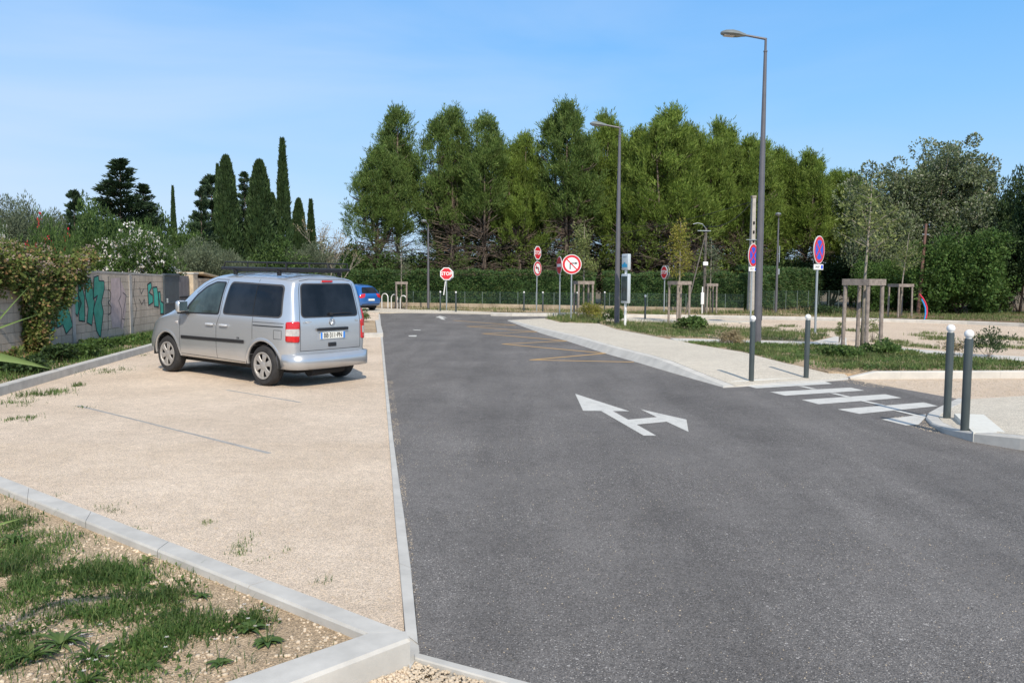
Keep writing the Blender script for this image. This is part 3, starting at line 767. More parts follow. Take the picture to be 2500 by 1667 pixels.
# rear
sx_ = .002
part('window_seal', PJ.patch('rear', [(-.615, 1.105), (.615, 1.105), (.545, 1.655), (-.545, 1.655)], .003, .05, .09), M['seam'], van)
part('rear_window', PJ.patch('rear', [(-.595, 1.125), (.595, 1.125), (.53, 1.635), (-.53, 1.635)], .007, .05, .07), M['glass'], van)
part('tailgate_gap', [PJ.ribbon('rear', q, .010, .0015) for q in ([(.64, .59), (.64, 1.1), (.585, 1.55), (.54, 1.69), (.35, 1.715), (-.35, 1.715), (-.54, 1.69), (-.585, 1.55), (-.64, 1.1), (-.64, .59)], [(-.64, .585), (.64, .585)])], M['seam'], van)
part('plate_recess', PJ.patch('rear', [(-.33, .735), (.33, .735), (.34, .92), (-.34, .92)], .0015, .04, .04), M['silver'], van)
q = PJ.at('rear', 0, .825, 0)
pl = MB(); pl.box((q.x-.012, 0, .815), (.012, .52, .11), bev=.004); plo = pl.build('number_plate', M['plate'], van)
for y in (.242, -.242):
    b = MB(); b.box((q.x-.0195, y, .815), (.002, .036, .106)); b.build('plate_band', M['plateblue'], plo)
RB = basis(Vector((q.x-.021, 0, .814)), Vector((0, -1, 0)), Vector((0, 0, 1)), Vector((-1, 0, 0)))
text_mesh('BB\u00b7311\u00b7PN', .112, RB, .0015, .0004, 'lettering', M['ink'], plo, xs=.80)
hb = MB(); hb.box((q.x-.02, 0, .918), (.04, .66, .05), bev=.016); hb.build('tailgate_handle', M['black'], van, auto=40)
q2 = PJ.at('rear', 0, .70, 0); hb = MB(); hb.box((q2.x-.004, 0, .665), (.02, .17, .065), bev=.02); hb.build('tailgate_latch', M['black'], van, auto=40)
q3 = PJ.at('rear', 0, 1.03, 0)
eb = MB(); LB = basis(Vector((q3.x-.004, 0, 1.03)), Vector((0, -1, 0)), Vector((0, 0, 1)), Vector((-1, 0, 0)))
ring_ = [(.058*math.cos(a), .058*math.sin(a)) for a in [i*math.pi/16 for i in range(33)]]
eb.tube([LB@Vector((x, y, .004)) for x, y in ring_], .006, 6, caps=False)
for pts in (((-.026, .048), (0, .004), (.026, .048)), ((-.05, .022), (-.022, -.048), (0, -.006), (.022, -.048), (.05, .022))):
    eb.tube([LB@Vector((x, y, .004)) for x, y in pts], .0055, 6)
eb.build('emblem', M['chrome'], van, auto=50)
text_mesh('CADDY', .05, basis(PJ.at('rear', .50, 1.035, .003), Vector((0, -1, 0)), Vector((0, 0, 1)), Vector((-1, 0, 0))), .001, 0, 'badge_lettering', M['chrome'], van)
text_mesh('TDI', .045, basis(PJ.at('rear', -.55, 1.035, .003), Vector((0, -1, 0)), Vector((0, 0, 1)), Vector((-1, 0, 0))), .001, 0, 'badge_lettering', M['chrome'], van)
text_mesh('Life', .05, basis(PJ.at('left', .60, .735, .004), Vector((-1, 0, 0)), Vector((0, 0, 1)), Vector((0, 1, 0))), .001, 0, 'badge_lettering', M['black'], van)
# high brake light, wiper
q4 = PJ.at('rear', 0, 1.685, 0); hb = MB(); hb.box((q4.x-.012, 0, 1.685), (.035, .22, .035), bev=.012); hb.build('brake_light', M['lens_r'], van, auto=40)
wp = MB(); a = PJ.at('rear', .03, 1.155, .03); b = PJ.at('rear', -.46, 1.16, .02); wp.tube([a, a.lerp(b, .5)+Vector((-.01, 0, .01)), b], [.012, .009, .006], 6); wp.box((a.x, a.y, a.z), (.05, .07, .05), bev=.015); wp.build('rear_wiper', M['black'], van, auto=40)
# tail lights, laid on the corner
for sd_ in ('rl', 'rr'):
    O, U, V, Dr = PJ.frame(sd_)
    c = Vector((-.61, .78 if sd_ == 'rl' else -.78, 0)); u0 = (c-O).dot(U)
    u1, u2 = u0-.105, u0+.095
    t = part('tail_light', PJ.patch(sd_, [(u1, .725), (u2, .735), (u2-.005, 1.045), (u1-.005, 1.055)], .018, .03, .03), M['lens_r'], van, solid=.02)
    part('reversing_lens', PJ.patch(sd_, [(u1+.006, .825), (u2-.006, .83), (u2-.008, .935), (u1+.004, .94)], .0215, .03, .015), M['lens_c'], t)
part('windscreen', PJ.patch('front', [(-.72, 1.17), (.72, 1.17), (.60, 1.66), (-.60, 1.66)], .005, .05, .06), M['glass_f'], van)
for sgn in (1, -1): part('headlight', PJ.patch('front', [(sgn*.45, .66), (sgn*.74, .70), (sgn*.76, .86), (sgn*.48, .82)][::sgn], .006, .04, .04), M['lens_c'], van)
sg = MB(); qs = PJ.at('left', 2.36, .91, .004); sg.box((qs.x, qs.y, qs.z), (.07, .014, .04), bev=.008); sg.build('side_repeater', M['lens_c'], van)
# roof basket
rk_ = empty('roof_rack', (0, 0, 0)); 
rk_.parent = None; bpy.data.objects.remove(rk_)
rb = MB(); x0, x1, yw, z0, z1 = -.36, 1.34, .655, 1.872, 1.975
for y in (yw, -yw): rb.tube([(x0, y, z0), (x1, y, z0)], .023, 10); rb.tube([(x0+.04, y, z1), (x1-.10, y, z1)], .011, 8); 
rb.tube([(x0, -yw, z0), (x0, yw, z0)], .028, 10); rb.tube([(x1, -yw, z0), (x1, yw, z0)], .028, 10)
rb.tube([(x0+.04, -yw, z1), (x0+.04, yw, z1)], .011, 8); rb.tube([(x1-.10, -yw, z1), (x1-.10, yw, z1)], .011, 8)
for y in (yw, -yw):
    for x in (x0+.04, x0+.5, x0+1.0, x1-.10): rb.tube([(x-(.0 if x < 1 else -.06), y, z0), (x, y, z1)], .011, 8)
for y in (-.2, .2): rb.tube([(x0+.0, y, z0), (x0+.04, y, z1)], .011, 8)
for i in range(9): x = x0+.2*i; rb.tube([(x, -yw, z0-.005), (x, yw, z0-.005)], .009, 6)
for y in (-.33, 0, .33): rb.tube([(x0, y, z0), (x1, y, z0)], .009, 6)
for x in (x0+.22, x1-.35):
    rb.box((x, 0, z0-.035), (.05, 1.36, .03), bev=.008)
    for y in (.62, -.62): rb.box((x, y*1.03, z0-.06), (.07, .05, .09), bev=.01)
rb.build('roof_rack', M['black'], van, auto=40)

van.rotation_euler = (0, -.0155, 2.522)
# ---- hatchback type cars further back
def small_car(name, loc, rz, mat, label, st, glass_side, rearglass, lights, plate=None, sc=1.0, rearx=-.7, sl=None, wb=2.5, wr=.30):
    root = empty(name, loc, rz, label, 'car')
    me = car_body(st, rearx, sl); P = Proj(me); cu = []
    for x in (0.0, wb):
        for sgn in (1, -1):
            c = MB(); c.lathe([(wr+.05, .5), (wr+.05, 1.2)], 28, Matrix.Translation((x, 0, wr)) @ Matrix.Rotation(-sgn*math.pi/2, 4, 'X')); cu.append(c)
    me = cut(me, cu); link('body', me, mat, root, True); me.set_sharp_from_angle(angle=R(38))
    for x in (0.0, wb):
        housing(root, x, wr+.045, .5, .80)
        for sgn in (1, -1): wheel(root, x, sgn*.73, wr, sgn, 5, .19, .19)
    for s_ in ('left', 'right'): part('side_window', P.patch(s_, glass_side, .006, .07, .06), M['glass'], root)
    part('rear_window', P.patch('rear', rearglass, .008, .07, .08), M['glass'], root)
    for s_ in ('rl', 'rr'):
        O, U, V, Dr = P.frame(s_); c = Vector((rearx+.02, .72 if s_ == 'rl' else -.72, 0)); u0 = (c-O).dot(U)
        part('tail_light', P.patch(s_, [(u0+a, b) for a, b in lights], .012, .04, .03), M['lens_r'], root)
    q = P.at('rear', 0, plate or .6, .01); pb = MB(); pb.box((q.x-.004, 0, q.z), (.012, .52, .11), bev=.004); po = pb.build('number_plate', M['plate'], root)
    for y in (.24, -.24):
        b = MB(); b.box((q.x-.0115, y, q.z), (.002, .036, .106)); b.build('plate_band', M['plateblue'], po)
    part('lower_bumper', P.patch('rear', [(-.62, .27), (.62, .27), (.66, .40), (-.66, .40)], .01, .06, .04), M['black'], root)
    u = MB(); u.box((wb/2, 0, .24), (wb+.9, 1.25, .12), bev=.03); u.build('underbody', M['dark'], root)
    return root, P
HS = [(-.70, .34, .60, .62, .70, .92, .66, 1.28, .46, 1.31), (-.64, .30, .72, .60, .80, .93, .75, 1.36, .52, 1.40), (-.45, .26, .78, .58, .85, .94, .79, 1.40, .55, 1.445),
      (.2, .24, .80, .58, .865, .94, .82, 1.42, .58, 1.475), (.9, .24, .80, .58, .865, .93, .82, 1.42, .58, 1.48), (1.35, .24, .80, .58, .865, .92, .82, 1.34, .58, 1.41),
      (1.8, .24, .80, .58, .865, .92, .81, 1.12, .62, 1.20), (2.2, .24, .80, .58, .86, .90, .80, .96, .66, 1.02), (2.7, .24, .78, .55, .84, .80, .74, .86, .62, .91), (3.1, .24, .70, .50, .76, .68, .66, .73, .54, .77), (3.25, .26, .60, .48, .64, .60, .55, .64, .46, .66)]
slh = lambda z: max(0, z-.85)*.62
GS = [(1.85, .96), (.2, .98), (-.10, 1.16), (.25, 1.33), (1.0, 1.36), (1.35, 1.27)]
pA = G(911, 761); hdg = 2.50
bc, P = small_car('car', (pA.x-.80, pA.y+1.2, 0), hdg, M['carblue'], 'bright blue hatchback parked beside the white bicycle hoops', HS, GS,
    [(-.60, .97), (.60, .97), (.44, 1.29), (-.44, 1.29)], [(-.20, .76), (.02, .70), (.12, .80), (-.05, .93), (-.22, .95)], .62, sl=slh)
# second neighbour behind the van: pale estate
ES = [(-.85, .34, .66, .62, .76, .95, .73, 1.38, .55, 1.41), (-.80, .30, .76, .60, .83, .95, .79, 1.42, .60, 1.45), (-.6, .27, .80, .58, .86, .96, .82, 1.44, .61, 1.48)]+[(x, a, b, c, d, e, f, g+.02, h+.02, i+.02) for x, a, b, c, d, e, f, g, h, i in HS[3:]]
sle = lambda z: max(0, z-.9)*.35
gc, P2 = small_car('car', (-4.72, 19.7, 0), 2.50, M['carpale'], 'pale grey blue estate car mostly hidden behind the silver van', ES, GS,
    [(-.60, .99), (.60, .99), (.50, 1.36), (-.50, 1.36)], [(-.10, .68), (.10, .70), (.09, 1.02), (-.10, 1.04)], .80, rearx=-.85, sl=sle)
#@@PART3
# ------------------------------------------------------------------ street furniture
def bollard_mesh():
    r = empty('bollard', (0, 0, 0))
    b = MB(); b.lathe([(.044, -.05), (.044, 1.0), (.040, 1.015), (.02, 1.018), (.0001, 1.018)], 24); b.build('post', M['bollard'], r, auto=40)
    k = MB(); k.lathe([(.022, 1.0), (.030, 1.02)]+[(.050*math.cos(a), 1.065+.050*math.sin(a)) for a in [R(x) for x in range(-55, 90, 12)]]+[(.0001, 1.115)], 24); k.build('ball_cap', M['white'], r, True)
    return r
bol = bollard_mesh()
def bollard(px, py, label, z=0.0, first=[True]):
    o = bol if first[0] else copy_tree(bol); first[0] = False
    o.location = G(px, py, z); tag(o, label, 'bollard', 'dark grey bollards with white ball tops'); return o
bollard(1834, 930, 'dark bollard on the pavement corner at the crossing, directly before the tall lamp', .03)
bollard(1968, 921, 'dark bollard behind the first crossing stripe, right of the tall lamp', .04)
bollard(2312, 1010, 'farther of the two big dark bollards on the right island', .09)
bollard(2355, 1049, 'nearest dark bollard, beside the white tactile paving on the right island', .09)
bollard(1075, 760, 'small far bollard just left of the lone stop sign post')
bollard(1263-150, 762, 'small far bollard just right of the lone stop sign post')
bollard(1279, 760, 'small far bollard left of the double stop and no turning sign')
bollard(1325, 761, 'small far bollard right of the double stop and no turning sign')
bollard(1475.8, 759, 'small far bollard between the round no turning sign and the second lamp')
bollard(1574.7, 780.5, 'bollard right of the white bus stop totem')
bollard(1409, 762, 'small far bollard seen through the first wooden tree guard')

# lamps
M['headgrey'] = plain('lamp_head_grey_green', (.22, .24, .235), .4, .3, var=.1)
def lamp(px, py, top, arm, hd, label, r0=.098, r1=.045, name='street_lamp'):
    b = G(px, py); H = HT(b, top); root = empty(name, b, hd, label, 'street lamp', 'grey street lamps')
    m = MB(); m.lathe([(r0*1.02, -.1), (r0, .6), (r0*.85, H*.45), (r1, H-.35), (r1*1.25, H-.34), (r1*1.25, H-.31), (r1*.8, H-.30), (r1*.75, H)], 20, caps=True); m.build('pole', M['lampgrey'], root, auto=40)
    d = MB(); d.box((r0*.98, 0, .9), (.012, .09, .35), bev=.005); d.build('access_door', M['lampgrey'], root)
    m = MB(); m.tube([(0, 0, H-.02), (-arm*.45, 0, H+.06), (-arm*.55, 0, H+.07)], [r1*.75, r1*.7, r1*.7], 10); m.build('arm', M['lampgrey'], root, auto=50)
    m = MB(); x0 = -arm*.5; L = arm*.62; st = []
    rows = []
    for t, w, h in ((0, .045, .05), (.12, .07, .075), (.3, .14, .12), (.55, .17, .15), (.8, .15, .12), (.95, .09, .06), (1, .04, .03)):
        x = x0-L*t; z = H+.075+.055*t; rows.append([(x, -w, z-.02), (x, -w*.75, z+h*.45), (x, 0, z+h*.7), (x, w*.75, z+h*.45), (x, w, z-.02), (x, w*.8, z-.02-h*.22), (x, 0, z-.02-h*.25), (x, -w*.8, z-.02-h*.22)])
    vs = [p for r in rows for p in r]; n = 8
    fs = [(i*n+k, i*n+(k+1) % n, (i+1)*n+(k+1) % n, (i+1)*n+k) for i in range(len(rows)-1) for k in range(n)]+[tuple(range(n)), tuple(range(len(vs)-1, len(vs)-n-1, -1))]
    m.add(vs, fs); ho = m.build('lamp_head', M['headgrey'], root, auto=50)
    m = MB(); m.box((x0-L*.68, 0, H+.075+.037-.060), (L*.40, .19, .012), bev=.004, rot=Matrix.Rotation(R(5.5), 3, 'Y')); m.build('lamp_lens', M['lens_c'], ho)
    return root, H
lamp(1848, 850, 94, 1.02, 0, 'tall grey street lamp nearest the camera, rising behind the crossing bollards', .097, .040)
lamp(1505.5, 799, 311, .98, 0, 'grey street lamp beside the white bus stop totem')
lamp(1045.6, 756, 547, .9, R(78), 'thin street lamp left of the lone stop sign, in front of the pines', .075, .045)
r_, H_ = lamp(1894, 765, 531, .9, R(70), 'thin street lamp near the right end of the hedge, small box on its pole', .07, .04)
b = MB(); b.box((.08, -.06, H_*.435), (.16, .14, .32), bev=.02).box((.02, -.1, H_*.62), (.03, .03, .9), rot=Matrix.Rotation(.08, 3, 'Y')); b.build('control_box', M['galv'], r_)

# signs
def face_basis(p, ang):
    """sign lying in a vertical plane; ang = direction its face looks to (0 = camera, + = to the right)"""
    nn = Vector((math.sin(ang), -math.cos(ang), 0)); xr = Vector((math.cos(ang), math.sin(ang), 0))
    return basis(Vector(p), xr, Vector((0, 0, 1)), nn)
def disc(r, n=48, a0=0): return [(r*math.cos(a0+2*math.pi*i/n), r*math.sin(a0+2*math.pi*i/n)) for i in range(n)]
def annulus(mb, r0, r1, Mx, z0, z1, n=48):
    vs = []
    for i in range(n):
        a = 2*math.pi*i/n
        for r, z in ((r0, z0), (r0, z1), (r1, z1), (r1, z0)): vs.append(Mx@Vector((r*math.cos(a), r*math.sin(a), z)))
    fs = [(i*4+k, i*4+(k+1) % 4, ((i+1) % n)*4+(k+1) % 4, ((i+1) % n)*4+k) for i in range(n) for k in range(4)]
    mb.add(vs, fs)
def post(root, H, r=.032, mat='galv', extra=0):
    m = MB(); m.lathe([(r, -.2), (r, H), (r*.5, H+.01), (.0001, H+.012)], 14); return m.build('post', M[mat], root, auto=40)
def plate_base(root, poly, Mx, name='sign_plate'):
    m = MB(); m.prism(poly, Mx, -.022, 0); o = m.build(name, M['signback'], root, auto=40); return o
def stop_face(root, Mx, s):
    po = plate_base(root, disc(s, 8, math.pi/8), Mx)
    m = MB(); m.prism(disc(s*.985, 8, math.pi/8), Mx, 0, .003); m.build('white_border', M['white'], po)
    m = MB(); m.prism(disc(s*.86, 8, math.pi/8), Mx, .003, .005); m.build('red_field', M['red'], po)
    text_mesh('STOP', s*.72, Mx@Matrix.Translation((0, 0, .006)), .001, s*.018, 'lettering', M['white'], po, xs=.92)
    return po
def round_face(root, Mx, r, kind):
    po = plate_base(root, disc(r), Mx)
    m = MB(); m.prism(disc(r*.985), Mx, 0, .003); m.build('white_border', M['white'], po)
    if kind == 'entry':
        m = MB(); m.prism(disc(r*.93), Mx, .003, .005); m.build('red_field', M['red'], po)
        m = MB(); m.prism([(-.7*r, -.16*r), (.7*r, -.16*r), (.7*r, .16*r), (-.7*r, .16*r)], Mx, .005, .007); m.build('white_bar', M['white'], po)
    elif kind in ('turn_right', 'turn_left'):
        m = MB(); annulus(m, .93*r, .70*r, Mx, .002, .005); m.build('red_ring', M['red'], po)
        g = 1 if kind == 'turn_right' else -1
        m = MB(); pts = [(-.22, -.5), (-.11, -.5), (-.11, -.02), (-.06, .05), (.36, .05), (.36, -.03), (.62, .11), (.36, .25), (.36, .16), (-.12, .16), (-.22, .06)]
        if kind == 'turn_left': pts = [(.20, -.5), (.34, -.5), (.34, .02), (.16, .2), (-.2, .2), (-.2, .38), (-.56, .12), (-.2, -.12), (-.2, .05), (.10, .05), (.20, -.04)]
        m.prism([(x*r, y*r) for x, y in (pts if g > 0 else pts[::-1])], Mx, .003, .0045); m.build('arrow', M['ink'], po)
        a = -math.pi/4; c, s_ = math.cos(a), math.sin(a); q = [(-.72*r, -.045*r*1.3), (.72*r, -.045*r*1.3), (.72*r, .045*r*1.3), (-.72*r, .045*r*1.3)]
        m = MB(); m.prism([(x*c-y*s_, x*s_+y*c) for x, y in q], Mx, .0055, .007); m.build('red_slash', M['red'], po)
    elif kind == 'nostop':
        m = MB(); annulus(m, .94*r, .70*r, Mx, .002, .005); m.build('red_ring', M['red'], po)
        m = MB(); m.prism(disc(r*.705), Mx, .003, .0042); m.build('blue_field', M['blue'], po)
        for a in (math.pi/4, -math.pi/4):
            c, s_ = math.cos(a), math.sin(a); q = [(-.72*r, -.085*r), (.72*r, -.085*r), (.72*r, .085*r), (-.72*r, .085*r)]
            m = MB(); m.prism([(x*c-y*s_, x*s_+y*c) for x, y in q], Mx, .005, .0065+a*.0003); m.build('red_slash', M['red'], po)
    elif kind == 'back': pass
    return po
def offs(p, ang, z, d=.045): return (math.sin(ang)*d, -math.cos(ang)*d, z)
def sign_root(px, py, ytop, label, cat='road sign', z=0):
    b = G(px, py, z); return empty('road_sign', b, 0, label, cat), b
# lone stop sign
r_, b = sign_root(1090, 757.5, 0, 'lone octagonal stop sign facing the road in front of the hedge'); zc = HT(b, 668.5); post(r_, zc+.3)
stop_face(r_, face_basis(offs(b, 0, zc), R(4)), .385)
plate_base(r_, disc(.385, 8, math.pi/8), face_basis((.05, .13, zc-.03), R(8)), 'second_sign_back')
m = MB(); m.prism([(-.03, 0), (.03, 0), (.16, .80), (.10, .80)], face_basis((-.16, -.06, zc-1.2), R(40)), 0, .015); m.build('slanted_plate', M['white'], r_)
# stop + no left turn
r_, b = sign_root(1310, 760.5, 0, 'tall post carrying a turned stop sign above a round no left turn sign'); post(r_, HT(b, 602))
z1, z2 = HT(b, 617.6), HT(b, 655.8)
stop_face(r_, face_basis(offs(b, R(57), z1), R(58)), .405); round_face(r_, face_basis(offs(b, R(57), z2), R(56)), .41, 'turn_left')
# no entry seen almost edge on
r_, b = sign_root(1366, 775, 0, 'red no entry sign seen nearly edge on, left of the big round sign'); post(r_, HT(b, 628)); round_face(r_, face_basis(offs(b, R(-77), HT(b, 648)), R(-77)), .43, 'entry')
# no right turn
r_, b = sign_root(1394, 785, 0, 'big round red and white no right turn sign facing the camera'); post(r_, HT(b, 640)); round_face(r_, face_basis(offs(b, R(2), HT(b, 645.5)), R(2)), .415, 'turn_right')
# stop edge on
r_, b = sign_root(1621, 763, 0, 'dark red stop sign turned edge on, left of the yellowish young tree'); zc = HT(b, 665); post(r_, zc+.3)
stop_face(r_, face_basis(offs(b, R(-72), zc), R(-72)), .39); round_face(r_, face_basis((.14, .06, zc), R(100)), .38, 'back')
# two no stopping signs
def nostop(px, py, cy, ry, plate_y, label, ang):
    r_, b = sign_root(px, py, 0, label); dep = b.y; r = ry*dep/FPX
    zc = HT(b, cy); post(r_, zc+r*.95, .035); Mx = face_basis(offs(b, ang, zc), ang); round_face(r_, Mx, r, 'nostop')
    z2 = HT(b, plate_y); Mp = face_basis(offs(b, R(38), z2), R(38)); hw, hh = .26, .075
    po = plate_base(r_, [(-hw, -hh*1.15), (hw, -hh*1.15), (hw, hh*1.15), (-hw, hh*1.15)], Mp, 'supplementary_plate')
    m = MB(); m.prism([(-hw*.98, -hh*1.1), (hw*.98, -hh*1.1), (hw*.98, hh*1.1), (-hw*.98, hh*1.1)], Mp, 0, .003); m.build('white_field', M['white'], po)
    text_mesh('SAUF', .10, Mp@Matrix.Translation((-.07, 0, .004)), .001, .001, 'lettering', M['ink'], po)
    m = MB(); m.prism([(.12, -.055), (.235, -.055), (.235, .055), (.12, .055)], Mp, .003, .0045); m.build('blue_symbol', M['blue'], po)
nostop(1989.5, 824, 610, 34, 652, 'round red and blue no stopping sign standing free right of the tall lamp', R(48))
nostop(1832, 792, 623.6, 28.5, 657, 'no stopping sign half hidden behind the tall lamp', R(50))
# bus stop totem
M['totem'] = plain('totem_pale_grey', (.52, .57, .59), .4, .2, var=.05)
b = G(1526, 803); r_ = empty('bus_stop_totem', b, 0, 'pale grey bus stop totem of two upright cases on one post', 'bus stop')
rz = R(-62)
z0, z1_, z2_, z3_ = HT(b, 740.5), HT(b, 668.5), HT(b, 659.5), HT(b, 620)
m = MB(); m.lathe([(.045, -.1), (.045, z2_+.1)], 16); m.build('post', M['white'], r_, auto=40)
for n_, a, c_, wd in (('upper_case', z2_, z3_, .40), ('lower_case', z0, z1_, .42)):
    m = MB(); m.box((0, -.02, (a+c_)/2), (wd, .13, c_-a), rz, bev=.03); co_ = m.build(n_, M['totem'], r_, auto=40)
    Fb = face_basis((0, 0, 0), rz); Fb.translation = Vector((0, -.02, (a+c_)/2))+Vector((math.sin(rz), -math.cos(rz), 0))*.066
    if n_ == 'upper_case':
        m = MB(); m.prism([(-.16, -.19), (.16, -.19), (.14, -.06), (.06, -.08), (.03, .0), (-.05, -.03), (-.1, -.08), (-.16, -.07)], Fb, 0, .003); m.build('blue_skyline_logo', plain('totem_blue', (.03, .30, .52), .4), co_)
        text_mesh('ARRET', .085, Fb@Matrix.Translation((0, .18, .002)), .001, 0, 'lettering', M['galv'], co_)
    else:
        m = MB(); m.prism([(-.17, -.44), (.17, -.44), (.17, .44), (-.17, .44)], Fb, 0, .004); m.build('timetable_window', M['glass_f'], co_)
# bicycle hoops
for i, (x0, x1, yb_, yt, lab) in enumerate(((387, 457, 605, 455, 'leftmost white bicycle hoop, next to the blue car'), (496, 566, 614, 465, 'middle white bicycle hoop'), (600, 670, 622, 478, 'rightmost white bicycle hoop, in front of the wooden tree guard'))):
    a, c_ = G(*z3(x0, yb_+8)), G(*z3(x1, yb_+10)); mid = (a+c_)/2; h = HT(a, z3(0, yt)[1]); r_ = (c_-a).length/2; d = (c_-a).normalized()
    m = MB(); pts = [a-mid+Vector((0, 0, -.05)), a-mid+Vector((0, 0, h-r_))]+[Vector((-math.cos(t)*r_*d.x, -math.cos(t)*r_*d.y, h-r_+r_*math.sin(t))) for t in [math.pi*k/10 for k in range(1, 10)]]+[c_-mid+Vector((0, 0, h-r_)), c_-mid+Vector((0, 0, -.05))]
    m.tube(pts, .032, 10); o = m.build('bicycle_hoop', M['white'], None, auto=50); o.location = mid; tag(o, lab, 'bicycle stand', 'white bicycle hoops')
# poles
M['oldwood'] = plain('grey_timber_pole', (.13, .115, .10), .9, var=.3)
M['concrete'] = plain('pole_concrete', (.42, .39, .35), .9, var=.15, scale=5, bump=.4)
b = G(1832, 761); H = HT(b, 483); r_ = empty('utility_pole', b, R(10), 'pale concrete utility pole behind the tall lamp', 'utility pole')
m = MB(); w0, w1 = .17, .11
vs = [(sx*w*.9, sy*w, z) for z, w in ((-.2, w0), (H, w1)) for sx, sy in ((-1, -1), (1, -1), (1, 1), (-1, 1))]; m.add(vs, [(0, 1, 5, 4), (1, 2, 6, 5), (2, 3, 7, 6), (3, 0, 4, 7), (4, 5, 6, 7)]); 
m.build('pole', M['concrete'], r_); m = MB()
for z in (.62, .70, .78): m.box((0, -.145, H*z), (.10, .05, .16), bev=.008)  # raised dark blocks standing in for the shade inside the climbing recesses
m.build('climbing_recess_shade', M['dark'], r_); zc = HT(b, 586); m = MB(); m.box((0, -.19, zc), (.95, .04, .04), bev=.005); m.build('crossarm', M['galv'], r_); m = MB(); m.box((0, 0, H+.05), (.26, .26, .14), bev=.02); m.build('cap', M['bark_l'], r_)
top1 = b+Vector((0, 0, H-.1))
b = G(1718, 766); H = HT(b, 557); r_ = empty('utility_pole', b, 0, 'thin grey timber utility pole with a white meter box and a leaning strut', 'utility pole')
m = MB(); m.tube([(0, 0, -.1), (.02, 0, H)], [.085, .06], 12); m.build('pole', M['oldwood'], r_, auto=50)
m = MB(); z_ = HT(b, 644); m.box((.0, -.14, z_), (.26, .1, .20), bev=.02); m.build('junction_box', M['white'], r_)
m = MB(); m.box((-.13, -.16, (HT(b, 743)+HT(b, 714))/2), (.16, .14, HT(b, 714)-HT(b, 743)), bev=.02); m.tube([(-.13, -.16, 0), (-.13, -.16, HT(b, 700))], .035, 8); m.build('meter_box', M['white'], r_)
m = MB(); m.tube([(-1.75*.6, -.3, 0), (0, 0, H*.93)], [.04, .03], 8); m.build('strut', M['oldwood'], r_)
m = MB(); m.tube([(0, 0, H), (-.2, -.1, H+.2), (-.45, -.1, H+.26), (-.7, -.1, H+.2)], .02, 6); m.box((-.1, -.1, H-.15), (.7, .04, .04)); m.build('bracket', M['galv'], r_)
top2 = b+Vector((0, 0, H))
b = G(2241, 765); H = HT(b, 546); r_ = empty('utility_pole', b, 0, 'thin rusty brown pole in front of the big round bush', 'utility pole')
m = MB(); m.tube([(0, 0, -.1), (.25, 0, H)], [.10, .07], 10); m.build('pole', plain('rusty_pole', (.16, .085, .065), .8, var=.3), r_, auto=50)
m = MB(); m.box((.24, -.02, H*.88), (.4, .04, .04)); m.build('crossarm', M['galv'], r_)
def cable(a, c_, sag, label):
    m = MB(); mid = (a+c_)/2; pts = []
    for k in range(17):
        t = k/16; p = a.lerp(c_, t)-mid; p.z -= sag*4*t*(1-t); pts.append(p)
    m.tube(pts, .014, 5); o = m.build('overhead_cable', M['black'], None); o.location = mid; tag(o, label, 'cable')
cable(top1, top2+Vector((0, 0, .1)), .5, 'overhead cable running from the concrete pole to the thin timber pole')
cable(top1+Vector((0, .1, -.1)), AT(1040, 598, 60), 1.0, 'long overhead cable crossing in front of the pines to the left')
cable(AT(1000, 574, 62), AT(300, 545, 70), .6, 'overhead cable crossing the sky behind the cypresses')

# wooden tree guards
def guard(px, py, wid, H, ang, label, z=0, stakes=1, legs=4):
    c = G(px, py, z); r_ = empty('tree_guard', c, ang, label, 'tree guard', 'weathered wooden tree guards'); w = wid/2
    for sx, sy in ((-1, -1), (1, -1), (1, 1), (-1, 1)):
        m = MB(); lean = random.uniform(-.03, .03); m.tube([(sx*(w-.05)+lean, sy*(w-.05)+lean*.5, -.15), (sx*(w-.06), sy*(w-.06), H-.03)], [.047, .045], 9); m.build('stake', M['wood'], r_, auto=50)
    for a in range(4):
        m = MB(); t = Matrix.Rotation(a*math.pi/2, 3, 'Z'); p = t@Vector((0, -w+.012, H-.075)); L = wid if a % 2 == 0 else wid-.052
        m.box((p.x, p.y, p.z), (L, .026, .15), bev=.004, rot=t); m.build('top_board', M['wood'], r_)
    m = MB(); m.tube([(-w+.06, -w+.06, H-.2), (0, -.03, H-.28), (w-.06, w-.06, H-.2)], .008, 5); m.build('tie_strap', M['black'], r_)
    return r_, c
GD = [(1424, 776, .77, 1.66, R(12), 'wooden tree guard beside the big round no turning sign', .05),
      (1657, 786, .70, 1.68, R(25), 'wooden tree guard in front of the edge on stop sign', .05),
      (1733, 766, .62, 1.62, R(8), 'wooden tree guard next to the thin timber pole', 0),
      (2103, 858, .70, 1.72, R(35), 'nearest wooden tree guard, between the crossing bollards', .08),
      (2196, 773, .85, 1.62, R(12), 'small far wooden tree guard in front of the big round bush', .05),
      (980, 754, .72, 1.60, R(10), 'wooden tree guard behind the white bicycle hoops', 0)]
GC = [guard(*g)[1] for g in GD]
